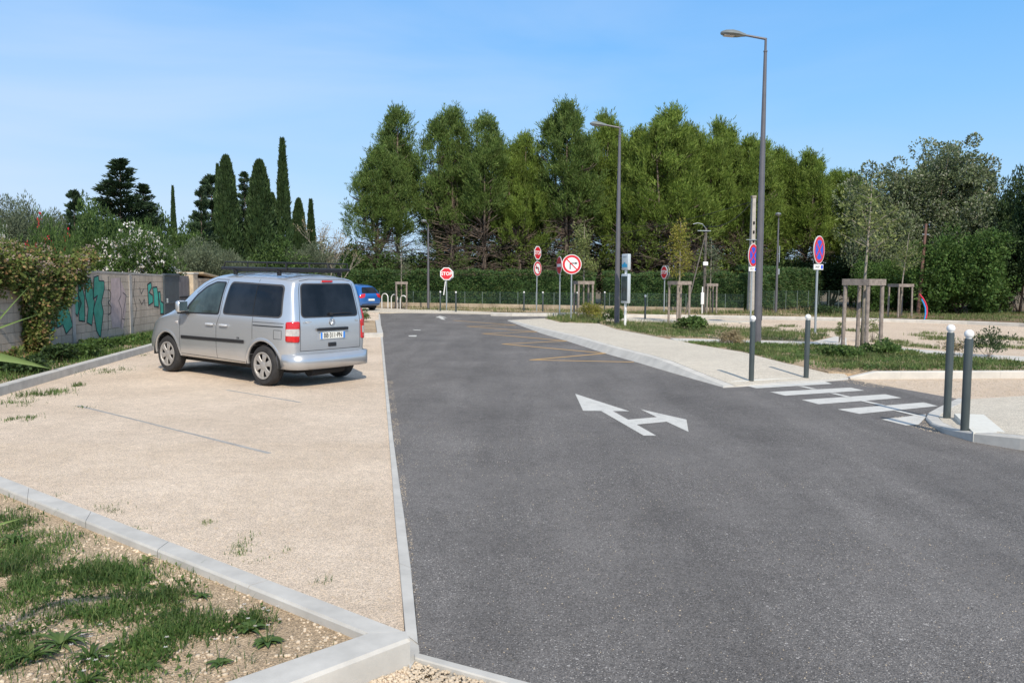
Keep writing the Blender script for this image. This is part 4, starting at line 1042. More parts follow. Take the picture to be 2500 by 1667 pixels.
# curved red and blue banner post
M['bred'] = plain('banner_red', (.65, .03, .07), .5); M['bblue'] = plain('banner_blue', (.04, .32, .72), .5)
b = G(2258, 777.5, .05); r_ = empty('curved_play_post', b, 0, 'curved red and blue post standing on the far kerb', 'play post')
c1 = [(-.30, 0, 1.28*.9), (-.14, 0, 1.06*.9), (-.03, 0, .85*.9), (.06, 0, .6*.9), (.08, 0, .3*.9), (.04, 0, 0)]
m = MB(); m.tube([Vector(p) for p in c1], [.025, .04, .045, .05, .05, .045], 8); m.build('red_tube', M['bred'], r_, auto=50)
m = MB(); m.tube([Vector((p[0]-.075, -.03, p[2]-.04)) for p in c1[1:]], [.03, .035, .035, .035, .03], 8); m.build('blue_tube', M['bblue'], r_, auto=50)

# ------------------------------------------------------------------ walls and fences
def wallmat(name, base, dark, bw=.5, bh=.2, stain=.6):
    m, nt, ns, ls, bs = newmat(name); tc = ns.new('ShaderNodeTexCoord'); P = tc.outputs['Object']
    mp = ns.new('ShaderNodeMapping'); mp.inputs['Rotation'].default_value = (R(90), 0, 0); ls.new(P, mp.inputs['Vector'])
    br = ns.new('ShaderNodeTexBrick'); br.inputs['Scale'].default_value = 1; br.inputs['Brick Width'].default_value = bw; br.inputs['Row Height'].default_value = bh
    br.inputs['Mortar Size'].default_value = .008; br.inputs['Mortar Smooth'].default_value = .3; br.inputs['Color1'].default_value = (*base, 1); br.inputs['Color2'].default_value = (*[x*.86 for x in base], 1); br.inputs['Mortar'].default_value = (*[x*.42 for x in base], 1)
    sx = ns.new('ShaderNodeSeparateXYZ'); ls.new(P, sx.inputs[0]); cb = ns.new('ShaderNodeCombineXYZ'); ls.new(sx.outputs[0], cb.inputs[0]); ls.new(sx.outputs[2], cb.inputs[1]); ls.new(cb.outputs[0], br.inputs['Vector'])
    nz = N(ns, 'ShaderNodeTexNoise', Scale=1.3, Detail=7.0, Roughness=.65); ls.new(P, nz.inputs['Vector'])
    col = mix(ns, ls, ramp(ns, ls, nz.outputs[0], [(.42, 0), (.72, stain)]), br.outputs[0], dark)
    # rain streaks from the top
    m3 = ns.new('ShaderNodeMapping'); m3.inputs['Scale'].default_value = (5, 5, .25); ls.new(P, m3.inputs['Vector']); n3 = N(ns, 'ShaderNodeTexNoise', Scale=1.0, Detail=4.0); ls.new(m3.outputs[0], n3.inputs['Vector'])
    col = mix(ns, ls, ramp(ns, ls, n3.outputs[0], [(.52, 0), (.75, .55)]), col, dark)
    n4 = N(ns, 'ShaderNodeTexNoise', Scale=40.0, Detail=5.0); ls.new(P, n4.inputs['Vector']); col = mix(ns, ls, .5, col, ramp(ns, ls, n4.outputs[0], [(.3, .7), (.7, 1.15)]), 'MULTIPLY')
    ls.new(col, bs.inputs['Base Color']); bs.inputs['Roughness'].default_value = .92
    b = N(ns, 'ShaderNodeBump', Strength=.5, Distance=.01); ls.new(br.outputs[1], b.inputs['Height']); b.invert = True; ls.new(b.outputs[0], bs.inputs['Normal'])
    return m
M['block'] = wallmat('concrete_block_wall', (.62, .50, .38), (.28, .22, .165))
M['lowwall'] = wallmat('stained_low_wall', (.48, .40, .29), (.17, .13, .09), 3.0, 2.0, .85)
def wx(y): return -8.78-.076*y
WA, WB_ = Vector((wx(9), 9, 0)), Vector((wx(25.1), 25.1, 0))
wd = (WB_-WA).normalized(); wn = Vector((wd.y, -wd.x, 0)); WL = (WB_-WA).length
wang = math.atan2(wd.y, wd.x)
def wall_hit(px, py):
    d = ray(px, py); t = (WA-EYE).dot(wn)/d.dot(wn); p = EYE+d*t; return (p-WA).dot(wd), p.z
M['pier'] = plain('pier_concrete', (.42, .385, .34), .9, var=.3, scale=2, bump=.4)
wall = empty('block_wall', WA, wang, 'grey concrete block wall with turquoise graffiti along the car park', 'wall')
def wh(u): return 2.00-(u/WL)*.22
m = MB(); n_ = 16
for i in range(n_):
    u0, u1 = WL*i/n_, WL*(i+1)/n_
    m.add([(u0, 0, -.1), (u1, 0, -.1), (u1, 0, wh(u1)), (u0, 0, wh(u0)), (u0, .2, -.1), (u1, .2, -.1), (u1, .2, wh(u1)), (u0, .2, wh(u0))], [(0, 1, 2, 3), (3, 2, 6, 7), (5, 4, 7, 6)]+([(0, 3, 7, 4)] if i == 0 else [])+([(1, 5, 6, 2)] if i == n_-1 else []))
m.build('wall_face', M['block'], wall)
m = MB(); 
for i in range(12):
    u0, u1 = WL*i/12+.004, WL*(i+1)/12-.004
    m.add([(u0, -.006, wh(u0)+.002), (u1, -.006, wh(u1)+.002), (u1, -.006, wh(u1)+.045), (u0, -.006, wh(u0)+.045), (u0, .23, wh(u0)+.002), (u1, .23, wh(u1)+.002), (u1, .23, wh(u1)+.045), (u0, .23, wh(u0)+.045)], [(0, 1, 2, 3), (3, 2, 6, 7), (4, 7, 6, 5), (0, 3, 7, 4), (1, 5, 6, 2), (0, 4, 5, 1)])
m.build('coping', M['pier'], wall)
for u in (wall_hit(180, 800)[0], wall_hit(319, 750)[0]):
    m = MB(); m.box((u, -.006, wh(u)/2), (.16, .02, wh(u)), bev=.003); m.build('pier', M['pier'], wall)
def z2(x, y): return (x/3.137, 450+y/3.137)
M['gteal'] = plain('turquoise_spray_paint', (.07, .33, .22), .8, var=.25, scale=3); M['gteal2'] = plain('bright_turquoise_spray_paint', (.07, .42, .31), .8, var=.2, scale=3)
M['gpink'] = plain('pink_spray_paint', (.50, .38, .35), .9, var=.2, scale=4); M['gblack'] = plain('black_spray_paint', (.03, .035, .04), .8, var=.4, scale=5); M['gwhite'] = plain('white_spray_paint', (.5, .5, .48), .9, var=.2)
def graf(poly, mat, name, out=.004, line=None, lw=.028):
    P = [wall_hit(*z2(*p)) for p in poly]; A = sum(P[i][0]*P[(i+1) % len(P)][1]-P[(i+1) % len(P)][0]*P[i][1] for i in range(len(P)))
    if mat:
        r = tri_fill(P); mb = MB(); mb.add([(v.x, -out, v.y) for v in r[0]], [tuple(f) for f in r[1]]); o = mb.build(name, M[mat], wall)
        bm = bmesh.new(); bm.from_mesh(o.data)
        for f in bm.faces:
            if f.normal.y > 0: f.normal_flip()
        bm.to_mesh(o.data); bm.free()
    if line:
        Q = P+[P[0]] if mat else P; mb = MB()
        for i, (a, c_) in enumerate(zip(Q, Q[1:])):
            d = Vector((c_[0]-a[0], c_[1]-a[1])); 
            if d.length < .01: continue
            d.normalize(); nn = Vector((-d.y, d.x))*lw/2; e = d*lw*.3; y = -out-.002-.0004*i
            mb.add([(a[0]-nn.x-e.x, y, a[1]-nn.y-e.y), (c_[0]-nn.x+e.x, y, c_[1]-nn.y+e.y), (c_[0]+nn.x+e.x, y, c_[1]+nn.y+e.y), (a[0]+nn.x-e.x, y, a[1]+nn.y-e.y)], [(3, 2, 1, 0)])
        mb.build('graffiti_outline', M[line], wall)
TG = [[(338, 950), (412, 935), (415, 1130), (345, 1112), (340, 1040)], [(420, 930), (470, 890), (515, 925), (556, 1085), (505, 1145), (480, 1075), (438, 1100)],
      [(500, 830), (545, 780), (600, 850), (622, 910), (590, 1008), (556, 960), (545, 905), (512, 900)],
      [(598, 720), (628, 705), (650, 735), (628, 790), (645, 860), (648, 1050), (605, 1045), (598, 870)], [(655, 750), (690, 715), (708, 800), (722, 900), (702, 1080), (664, 1058), (674, 950), (652, 850)],
      [(718, 712), (752, 700), (756, 738), (795, 742), (798, 800), (775, 905), (790, 975), (768, 1180), (738, 1120), (712, 960), (745, 850), (712, 880)]]
for p in TG: graf(p, 'gteal', 'graffiti_letter', .004, 'gblack')
for p in ([(1128, 768), (1155, 750), (1160, 790), (1140, 830), (1168, 850), (1170, 905), (1136, 928)], [(1168, 790), (1200, 786), (1212, 860), (1214, 940), (1180, 935), (1176, 850)], [(1210, 825), (1226, 822), (1230, 895), (1250, 910), (1252, 990), (1228, 992), (1224, 930)]):
    graf(p, 'gteal2', 'graffiti_letter', .004, 'gblack', .04)
graf([(850, 720), (915, 715), (960, 830), (965, 960), (940, 1110), (900, 1090), (860, 1100), (845, 1000)], 'gpink', 'graffiti_patch', .0035)
for p in ([(828, 705), (828, 1120)], [(828, 800), (848, 830), (845, 880), (828, 905), (850, 940), (848, 985), (830, 1000)], [(920, 715), (925, 850), (908, 890), (930, 960), (925, 1100)], [(940, 830), (965, 850), (935, 1030), (955, 1035)], [(1030, 720), (1020, 850), (1045, 950), (1020, 1090)], [(1068, 790), (1080, 840), (1100, 800)], [(1065, 880), (1085, 920), (1105, 880), (1110, 930)]):
    graf(p, None, 'graffiti_line', .003, 'gblack', .022)
# gate, panels, pillar and shed behind the wall's end
M['gate'] = plain('dark_grey_steel_gate', (.075, .09, .10), .55, .2, var=.2, scale=4); M['rustpanel'] = plain('brown_grey_panel', (.15, .135, .135), .7, var=.3, scale=3); M['cream'] = plain('cream_render', (.52, .42, .30), .9, var=.25, scale=4, bump=.3)
def wall_box(y0, y1, H, mat, name, label, cat, th=.08, parts=None):
    a = Vector((wx(y0), y0, 0)); c_ = Vector((wx(y1), y1, 0)); L = (c_-a).length; o = empty(name, a, wang, label, cat)
    m = MB(); m.box((L/2, 0, H/2), (L-.01, th, H), bev=.006); m.build('panel', mat, o); return o, L
o, L = wall_box(25.12, 26.5, 1.86, M['gate'], 'metal_gate', 'dark grey sheet metal gate at the end of the graffiti wall', 'gate')
m = MB(); m.box((L/2, -.055, 1.82), (L-.02, .03, .06), bev=.005).box((L/2, -.055, .95), (L-.02, .03, .05), bev=.005).box((L/2, -.055, .08), (L-.02, .03, .06), bev=.005); m.build('rail', M['gate'], o)
m = MB(); m.box((.15, -.07, 1.02), (.05, .05, .14), bev=.01); m.build('latch', M['galv'], o)
o, L = wall_box(26.52, 27.5, 1.80, M['rustpanel'], 'metal_gate', 'brownish panel gate between the dark gate and the cream pillar', 'gate'); m = MB(); m.box((L/2, -.055, 1.1), (L-.02, .03, .05), bev=.005); m.build('rail', M['dark'], o)
a = Vector((wx(27.85), 27.85, 0)); o = empty('gate_pillar', a, wang, 'narrow cream rendered pillar beside the gates', 'pillar'); m = MB(); m.box((0, 0, .93), (.5, .3, 1.86), bev=.01); m.build('shaft', M['cream'], o); m = MB(); m.box((0, 0, 1.885), (.56, .36, .05), bev=.008); m.build('capstone', M['kerb_d'], o)
o, L = wall_box(28.15, 42, 1.72, M['block'], 'rear_wall', 'continuation of the block wall behind the silver van', 'wall', .2)
for q in ([(.6, 1.45), (.7, .8)], [(.7, 1.45), (1.1, 1.4), (1.2, .9)], [(1.5, 1.4), (1.5, .8), (1.9, .85)], [(2.2, 1.45), (2.5, 1.4), (2.4, .9), (2.2, .9)]):
    m = MB()
    for p, r in zip(q, q[1:]): m.tube([(p[0], -.104, p[1]), (r[0], -.104, r[1])], .014, 4)
    m.build('graffiti_line', M['gblack'], o)
sh = empty('shed', (wx(30)-.2, 29.8, 0), wang, 'low shed with a sloping board roof behind the wall', 'shed')
m = MB(); m.box((0, .9, .8), (2.2, 1.6, 1.6)); m.build('walls', M['wood'], sh); m = MB(); m.box((0, .7, 1.80), (3.0, 2.4, .06), bev=.01, rot=Matrix.Rotation(R(4), 3, 'Y')); m.build('roof', plain('sun_bleached_boards', (.42, .33, .22), .9, var=.3), sh)

# low wall, chain link fences
LA, LB = Vector((-15.0, 53.5, 0)), Vector((13.4, 47.5, 0)); ld = (LB-LA).normalized(); LL = (LB-LA).length; lang = math.atan2(ld.y, ld.x)
lw = empty('low_wall', LA, lang, 'low stained rendered wall along the foot of the long hedge', 'wall')
m = MB(); m.add([(x, y, z) for x in (0, LL) for y in (-.1, .1) for z in (-.1, .33 if x == 0 else .20)], [(0, 1, 3, 2), (4, 6, 7, 5), (0, 4, 5, 1), (2, 3, 7, 6), (1, 5, 7, 3)]); m.build('wall_face', M['lowwall'], lw); 
M['fence'] = plain('green_fence_wire', (.05, .10, .075), .6, var=.2); M['fpost'] = plain('fence_post_grey_green', (.16, .20, .18), .6, var=.2)
def meshmat():
    m, nt, ns, ls, bs = newmat('chain_link_wire'); tc = ns.new('ShaderNodeTexCoord'); sx = ns.new('ShaderNodeSeparateXYZ'); ls.new(tc.outputs['Object'], sx.inputs[0])
    fs_ = []
    for sgn in (1, -1):
        a = ns.new('ShaderNodeMath'); a.operation = 'MULTIPLY_ADD'; ls.new(sx.outputs[2], a.inputs[0]); a.inputs[1].default_value = sgn; ls.new(sx.outputs[0], a.inputs[2])
        b = ns.new('ShaderNodeMath'); b.operation = 'MULTIPLY'; ls.new(a.outputs[0], b.inputs[0]); b.inputs[1].default_value = 14.0
        c = ns.new('ShaderNodeMath'); c.operation = 'FRACT'; ls.new(b.outputs[0], c.inputs[0]); d = ns.new('ShaderNodeMath'); d.operation = 'LESS_THAN'; ls.new(c.outputs[0], d.inputs[0]); d.inputs[1].default_value = .06; fs_.append(d)
    mx = ns.new('ShaderNodeMath'); mx.operation = 'MAXIMUM'; ls.new(fs_[0].outputs[0], mx.inputs[0]); ls.new(fs_[1].outputs[0], mx.inputs[1])
    bs.inputs['Base Color'].default_value = (.07, .12, .10, 1); ls.new(mx.outputs[0], bs.inputs['Alpha']); return m
M['mesh'] = meshmat()
def fence(A, B, z0, H, sp, label):
    d = (B-A).normalized(); L = (B-A).length; o = empty('chain_link_fence', A, math.atan2(d.y, d.x), label, 'fence'); n = int(L/sp)
    for i in range(n+1):
        m = MB(); m.tube([(i*sp, 0, z0-.02), (i*sp, 0, z0+H)], .02, 6); m.build('fence_post', M['fpost'], o)
    for z in (z0+H-.03, z0+H*.5): m = MB(); m.tube([(0, -.02, z), (L, -.02, z)], .006, 4); m.build('wire', M['fence'], o)
    m = MB(); m.add([(0, -.025, z0+.01), (L, -.025, z0+.01), (L, -.025, z0+H-.02), (0, -.025, z0+H-.02)], [(0, 1, 2, 3)]); m.build('netting', M['mesh'], o)
fence(LA+Vector((0, 0, 0)), LB, .22, .80, 1.12, 'low green wire fence standing on the low wall in front of the hedge')
fence(LB+Vector((.2, -.3, 0)), Vector((22.5, 56, 0)), 0, 1.2, 1.5, 'wire fence with pale posts running back beside the right end of the hedge')
# ------------------------------------------------------------------ vegetation
def raw(name, V, F, mat, parent=None, smooth=False, mi=None):
    me = bpy.data.meshes.new(name); V = np.asarray(V, dtype=np.float32); F = np.asarray(F, dtype=np.int32); k = F.shape[1]
    me.vertices.add(len(V)); me.vertices.foreach_set('co', V.ravel()); me.loops.add(F.size); me.loops.foreach_set('vertex_index', F.ravel())
    me.polygons.add(len(F)); me.polygons.foreach_set('loop_start', np.arange(len(F), dtype=np.int32)*k)
    me.update(calc_edges=True); me.validate()
    o = link(name, me, mat, parent, smooth)
    if mi is not None: me.polygons.foreach_set('material_index', np.asarray(mi, dtype=np.int32))
    return o
def unit(a): return a/np.maximum(1e-9, np.linalg.norm(a, axis=1, keepdims=True))
def rdir(n): return unit(rng.normal(size=(n, 3)))
def leaves(P, Dv, L, W, cup=.0):
    n = len(P); Dv = unit(Dv); S = unit(np.cross(Dv, rdir(n))); L = np.broadcast_to(L, (n,))[:, None]*rng.uniform(.7, 1.3, (n, 1)); W = np.broadcast_to(W, (n,))[:, None]*rng.uniform(.7, 1.3, (n, 1))
    V = np.stack([P, P+Dv*L*.45+S*W/2, P+Dv*L, P+Dv*L*.45-S*W/2], 1).reshape(-1, 3)
    return V, np.arange(4*n).reshape(-1, 4)
def join(parts):
    Vs, Fs, o = [], [], 0
    for V, F in parts: Vs.append(V); Fs.append(F+o); o += len(V)
    return np.concatenate(Vs), np.concatenate(Fs)
def clumps(C, rad, n, L, W, up=.3, flat=1.0, shell=.55, out=1.0):
    """C (k,3) clump centres, rad scalar or (k,), n leaves each"""
    k = len(C); rad = np.broadcast_to(rad, (k,)); d = rdir(k*n); r = rng.uniform(shell, 1, (k*n, 1))**.6
    rr = np.repeat(rad, n)[:, None]; P = np.repeat(C, n, 0)+d*r*rr*np.array([1, 1, flat]); Dv = d*out+rdir(k*n)*.8+np.array([0, 0, up]); return leaves(P, Dv, L, W)
def ell(n, c, r, shell=.35, low=-1):
    d = rdir(n*3); d = d[d[:, 2] > low][:n]; q = rng.uniform(shell, 1, (len(d), 1))**.7
    w = 1+.22*np.sin(d[:, :1]*5+c[0])+.20*np.sin(d[:, 2:]*6+c[1]*2+d[:, 1:2]*4); return np.array(c)+d*q*np.array(r)*w
def trunk(mb, pts, r0, r1, n=8): mb.tube(pts, [r0+(r1-r0)*i/(len(pts)-1) for i in range(len(pts))], n)

M['pine'] = leaf_mat('pine_needles', (.085, .145, .034), (.140, .210, .048), (.20, .25, .075), .3)
M['pine2'] = leaf_mat('pine_needles_yellower', (.120, .185, .032), (.185, .260, .045), (.24, .30, .065), .3)
M['twig'] = plain('dry_twigs', (.17, .14, .11), .95, var=.3)
M['cypress'] = leaf_mat('cypress_scale_leaf', (.022, .048, .016), (.042, .076, .024), (.065, .105, .034), .12)
M['conifer'] = leaf_mat('fir_needles', (.022, .045, .022), (.045, .080, .034), (.07, .11, .05), .12)
M['broad'] = leaf_mat('broad_green_leaf', (.038, .075, .018), (.068, .120, .028), (.11, .17, .045), .2)
M['broadd'] = leaf_mat('dark_green_leaf', (.020, .042, .014), (.040, .075, .022), (.07, .11, .03), .15)
M['olive'] = leaf_mat('olive_leaf', (.075, .10, .055), (.125, .155, .09), (.20, .23, .15), .2)
M['oleander'] = leaf_mat('oleander_leaf', (.045, .090, .022), (.08, .14, .032), (.14, .20, .06), .25)
M['creeper'] = leaf_mat('creeper_leaf', (.10, .16, .035), (.19, .21, .06), (.36, .20, .11), .32)
M['creeperf'] = leaf_mat('creeper_seed_heads', (.30, .22, .18), (.38, .30, .24), (.45, .38, .32), .3)
M['poplar'] = leaf_mat('white_poplar_leaf', (.11, .15, .06), (.18, .22, .11), (.38, .38, .30), .25)
M['young'] = leaf_mat('young_tree_leaf', (.13, .17, .05), (.21, .25, .085), (.30, .31, .12), .35)
M['youngy'] = leaf_mat('yellowing_young_leaf', (.17, .19, .03), (.27, .26, .05), (.36, .28, .07), .35)
M['hedge'] = leaf_mat('hedge_conifer_leaf', (.038, .085, .024), (.068, .130, .036), (.15, .17, .06), .18)
M['weedg'] = leaf_mat('weed_leaf', (.065, .125, .03), (.11, .18, .05), (.17, .23, .08), .3)
M['bushg'] = leaf_mat('round_bush_leaf', (.045, .10, .020), (.085, .155, .032), (.13, .20, .05), .25)
M['grass'] = leaf_mat('verge_grass_blades', (.085, .13, .032), (.14, .185, .055), (.34, .30, .16), .3)
M['grassf'] = leaf_mat('fresh_grass_blades', (.055, .110, .024), (.095, .165, .038), (.22, .25, .09), .32)
M['dry'] = leaf_mat('dry_stalks', (.28, .22, .12), (.38, .31, .18), (.45, .38, .24), .3)
M['flowerw'] = leaf_mat('white_petals', (.74, .72, .66), (.80, .78, .74), (.80, .62, .56), .3)
M['flowerr'] = leaf_mat('red_petals', (.50, .03, .04), (.60, .05, .07), (.66, .12, .14), .3)
M['reed'] = leaf_mat('reed_blade', (.20, .30, .09), (.26, .36, .12), (.30, .40, .16), .4)
M['stone'] = plain('pale_stone', (.56, .46, .34), .9, var=.25, scale=3)

def pine(H, Rm, seed, axes, mat='pine', dens=1.0):
    """axes: (dx, dy, top fraction, radius fraction, bottom fraction)"""
    global rng; rng = np.random.default_rng(seed); random.seed(seed)
    root = empty('pine_tree', (0, 0, 0)); parts = []
    tb = MB(); lean = random.uniform(-.3, .3)
    trunk(tb, [(0, 0, -.1), (lean*.3, 0, H*.25), (lean, .1, H*.55), (lean*.6, 0, H*.93)], .17*H/12, .03)
    tw = []
    for ax, ay, tf, rf, bf in axes:
        top, bot, Rr = H*tf, H*bf, Rm*rf; nm = int(5.7*(top-bot)*Rr*dens)
        t = rng.uniform(0, 1, nm)**.72; t[0] = .97; t[1] = .90; prof = np.sin(np.pi*np.clip(t*.62+.26, 0, 1))**.8*(1-.25*t)
        prof = np.where(t > .82, prof*np.sqrt(np.clip(1-((t-.82)/.20)**2, 0, 1)), prof)
        an = rng.uniform(0, 2*np.pi, nm); q = rng.uniform(.35, 1, nm)**.5
        MC = np.stack([ax+np.cos(an)*Rr*prof*q, ay+np.sin(an)*Rr*prof*q, bot+(top-bot)*(t*.94)], 1); mr = rng.uniform(.40, .72, nm)*(1-.30*t)
        kp = (11*(1-.30*(t < .25))).astype(int); idx = np.repeat(np.arange(nm), kp); n = len(idx); d = rdir(n); C = MC[idx]+d*mr[idx][:, None]*rng.uniform(.3, 1, (n, 1))*np.array([1, 1, .9])
        outw = C-np.array([ax, ay, 0]); outw[:, 2] = 0; outw = unit(outw); tt_ = t[idx][:, None]
        axd = unit(outw*(.75*(1-tt_))+np.array([0, 0, 1.0])+rng.normal(size=(n, 3))*.28)
        ln = rng.uniform(.50, 1.0, n); k = 20
        u = rng.uniform(0, 1, (n*k)); A = np.repeat(axd, k, 0); rd = rdir(n*k); rad = np.repeat(rng.uniform(.06, .12, n), k)*(np.sin(np.pi*np.clip(u*.8+.12, 0, 1))**.7)
        P = np.repeat(C, k, 0)+A*(u*np.repeat(ln, k))[:, None]+rd*rad[:, None]; parts.append(leaves(P, A*1.5+rd*.8, .24, .042))
        ns_ = 9; sa = rng.uniform(0, 6.28, ns_); sr = Rr*rng.uniform(.05, .62, ns_); sz = top-.35-sr*.75+rng.uniform(-.35, .45, ns_); kk = 34
        for h_ in range(ns_):
            uu_ = rng.uniform(0, 1, kk); Ls = rng.uniform(.55, .95); Pb = np.stack([ax+np.cos(sa[h_])*sr[h_]+rng.normal(size=kk)*.07*(1.1-uu_), ay+np.sin(sa[h_])*sr[h_]+rng.normal(size=kk)*.07*(1.1-uu_), sz[h_]+uu_*Ls], 1)
            parts.append(leaves(Pb, np.array([0, 0, 1.3])+rdir(kk)*.6, .17, .036))
        for i in range(int(14*(top-bot)/4)):
            z = random.uniform(bot*.8, top*.85); a = random.uniform(0, 6.28); r = Rr*random.uniform(.5, .95); tt = min(1, max(0, (z-bot)/(top-bot)))
            tb.tube([(lean*min(1, z/H/.55), 0, z-r*.45), (ax+math.cos(a)*r*.5, ay+math.sin(a)*r*.5, z-.05), (ax+math.cos(a)*r*.9, ay+math.sin(a)*r*.9, z+r*.25)], [.05, .03, .012], 5)
        tb.tube([(lean*.5, 0, H*.3), (ax*.7, ay*.7, H*.5), (ax, ay, top*.95)], [.09, .07, .02], 6)
    for i in range(85):          # bare lower limbs
        z = random.uniform(.10*H, .42*H); a = random.uniform(0, 6.28); r = Rm*random.uniform(.35, .95)
        e = Vector((math.cos(a)*r, math.sin(a)*r, z+random.uniform(-.5, .35))); tb.tube([(lean*.5, 0, z-.1), e*.5+Vector((0, 0, z*.5+.12)), e], [.035, .022, .008], 4)
        for j in range(8):
            s_ = e*random.uniform(.5, 1); s_.z = z+random.uniform(-.1, .2); tb.tube([s_, s_+Vector((random.uniform(-.5, .5), random.uniform(-.5, .5), random.uniform(-.3, .4)))], [.010, .004], 3)
    n = int(34*dens); a = rng.uniform(0, 6.28, n); r = Rm*rng.uniform(.4, 1, n); C = np.stack([np.cos(a)*r, np.sin(a)*r, rng.uniform(.14, .40, n)*H], 1)
    parts.append(clumps(C, .34, 55, .17, .034, up=.6))
    tb.build('trunk', M['bark'], root, True); V, F = join(parts); raw('crown', V, F, M[mat], root); root['h'] = H; return root
PV = [pine(13, 2.6, 11, [(0.1, 0, 1, .60, .46), (-1.3, .3, .72, .55, .44), (1.1, -.4, .80, .46, .46), (-.2, -.5, .62, .6, .40), (.5, .4, .90, .46, .50)]),
      pine(13, 2.4, 12, [(0, 0, 1, .56, .46), (1.1, .2, .93, .56, .38), (-1.2, -.3, .84, .46, .38), (1.6, .5, .62, .5, .38), (-.3, -.6, .66, .62, .40), (-.4, .4, .91, .46, .5)]),
      pine(12, 2.5, 13, [(0, 0, 1, .56, .38), (-1.2, .4, .90, .50, .32), (1.1, -.2, .86, .52, .36), (0, -.8, .66, .7, .34), (.3, .5, .94, .5, .45)], 'pine2'),
      pine(12, 2.7, 14, [(.4, 0, 1, .58, .34), (-1.2, 0, .92, .48, .28), (1.4, .2, .80, .50, .30), (0, -.9, .66, .75, .32), (-.3, .4, .93, .5, .42)], 'pine2')]
pl_first = {}
def put(proto, loc, sc, rz, label, cat, group=None):
    k = proto.name
    if k in pl_first: o = copy_tree(proto)
    else: o = proto; pl_first[k] = 1
    o.location = loc; o.scale = sc; o.rotation_euler = (0, 0, rz)
    for key in ('label', 'category', 'group'):
        if key in o: del o[key]
    if 'h' in o: pass
    tag(o, label, cat, group); return o
def by_px(px, py_top, Y):
    b = AT(px, 700, Y); b.z = 0; return b, HT(b, py_top)
# x, top in the 2352-wide view, depth, variant, width factor
PIN = [(868, 336, 55, 1, 1.05, 'leftmost pine with a lower rounded crown against the sky'),
       (915, 250, 58, 0, 1.0, 'tall pine standing apart at the left end of the pine row'),
       (1038, 250, 57, 1, .95, 'tall pine with a pointed top above the lone stop sign'),
       (1112, 268, 56, 0, .98, 'broad topped pine just right of the pointed pine above the stop sign'),
       (1195, 308, 57, 3, .92, 'shorter pine left of the double signpost'),
       (1300, 236, 56, 1, 1.05, 'tallest pine with a narrow spire above the big round sign'),
       (1385, 268, 58, 2, .92, 'pine directly behind the second street lamp head'),
       (1450, 300, 56, 3, .92, 'lower pine filling the gap right of the second street lamp'),
       (1535, 254, 55, 2, 1.12, 'wide bright green pine with a high crown in the middle of the row'),
       (1590, 290, 57, 3, 1.0, 'pine on the right shoulder of the wide bright green pine'),
       (1645, 284, 58, 2, .95, 'upright pine left of the tall street lamp'),
       (1700, 318, 58, 3, 1.0, 'pine just left of the tall street lamp pole'),
       (1745, 330, 60, 2, 1.0, 'pine directly behind the tall street lamp pole'),
       (1792, 345, 61, 3, 1.05, 'first pine right of the tall street lamp pole'),
       (1848, 352, 60, 2, 1.0, 'pine with a rounded top above the far thin lamp'),
       (1905, 392, 62, 3, 1.1, 'low sloping pine near the right end of the row'),
       (1955, 396, 60, 3, 1.0, 'last pine at the right end of the row, beside the white poplar')]
for i, (x, t, Y, v, wf, lab) in enumerate(PIN):
    b, H = by_px(x*D, (t+6)*D, Y+3.5); P_ = PV[v]; s_ = H/P_['h']; put(P_, b, (s_*wf*1.05, s_*wf*1.05, s_), i*1.7, lab, 'pine tree', 'pine trees behind the hedge')
ORD = ['first', 'second', 'third', 'fourth', 'fifth', 'sixth', 'seventh', 'eighth', 'ninth', 'tenth', 'eleventh', 'twelfth', 'thirteenth']
for i, (x, t, Y) in enumerate(((1010, 400, 66), (1075, 360, 65), (1160, 380, 66), (1235, 390, 66), (1345, 360, 66), (1425, 350, 67), (1495, 330, 66), (1670, 350, 68), (1770, 380, 69), (1880, 420, 70), (1990, 450, 68), (2060, 470, 66))):
    b, H = by_px(x*D, t*D, Y); P_ = PV[(i*3+1) % 4]; s_ = H/P_['h']; put(P_, b, (s_*1.25, s_*1.25, s_), i*2.3+1, '%s pine from the left in the back row, glimpsed between the front pines' % ORD[i], 'pine tree', 'pine trees of the back row')

def bush(name, rad, n, cr, nl, L, W, mat, seed, up=.3, low=-.4, stems=5, H0=0.0, shell=.35, extra=None):
    """ellipsoid bush/tree crown resting at z=H0, thing with stems and foliage"""
    global rng; rng = np.random.default_rng(seed); random.seed(seed)
    root = empty(name, (0, 0, 0)); C = ell(n, (0, 0, H0+rad[2]*.9), rad, shell, low); C[:, 2] = np.maximum(C[:, 2], H0+cr*.4)
    V, F = clumps(C, rng.uniform(cr*.6, cr*1.25, len(C)), nl, L, W, up); m = MB()
    for i in range(stems):
        a = random.uniform(0, 6.28); e = C[random.randrange(len(C))]; m.tube([(math.cos(a)*.12, math.sin(a)*.12, -.05), (e[0]*.35, e[1]*.35, H0*.6+e[2]*.4), tuple(e)], [.035+.012*rad[2], .03+.006*rad[2], .008], 6)
    if H0 > .6: m.tube([(0, 0, -.05), (.03, .02, H0), (0, 0, H0+rad[2])], [.06+.02*rad[2], .05+.015*rad[2], .02], 8)
    m.build('trunk', M['bark'], root, True); raw('foliage', V, F, M[mat], root)
    if extra:
        mt, cnt, k, sz = extra; d = C[np.argsort(-np.linalg.norm((C-np.array([0, 0, H0+rad[2]*.9]))/np.array(rad), axis=1))][:max(5, int(len(C)*.7))]
        idx = rng.integers(0, len(d), cnt); B = d[idx]+rdir(cnt)*cr*1.05; B[:, 1] -= .04
        V, F = clumps(B, sz*.9, k, sz*1.3, sz*1.1, .2, shell=.2); raw('flowers', V, F, M[mt], root)
    root['h'] = H0+rad[2]*1.95; root['w'] = rad[0]*2; return root
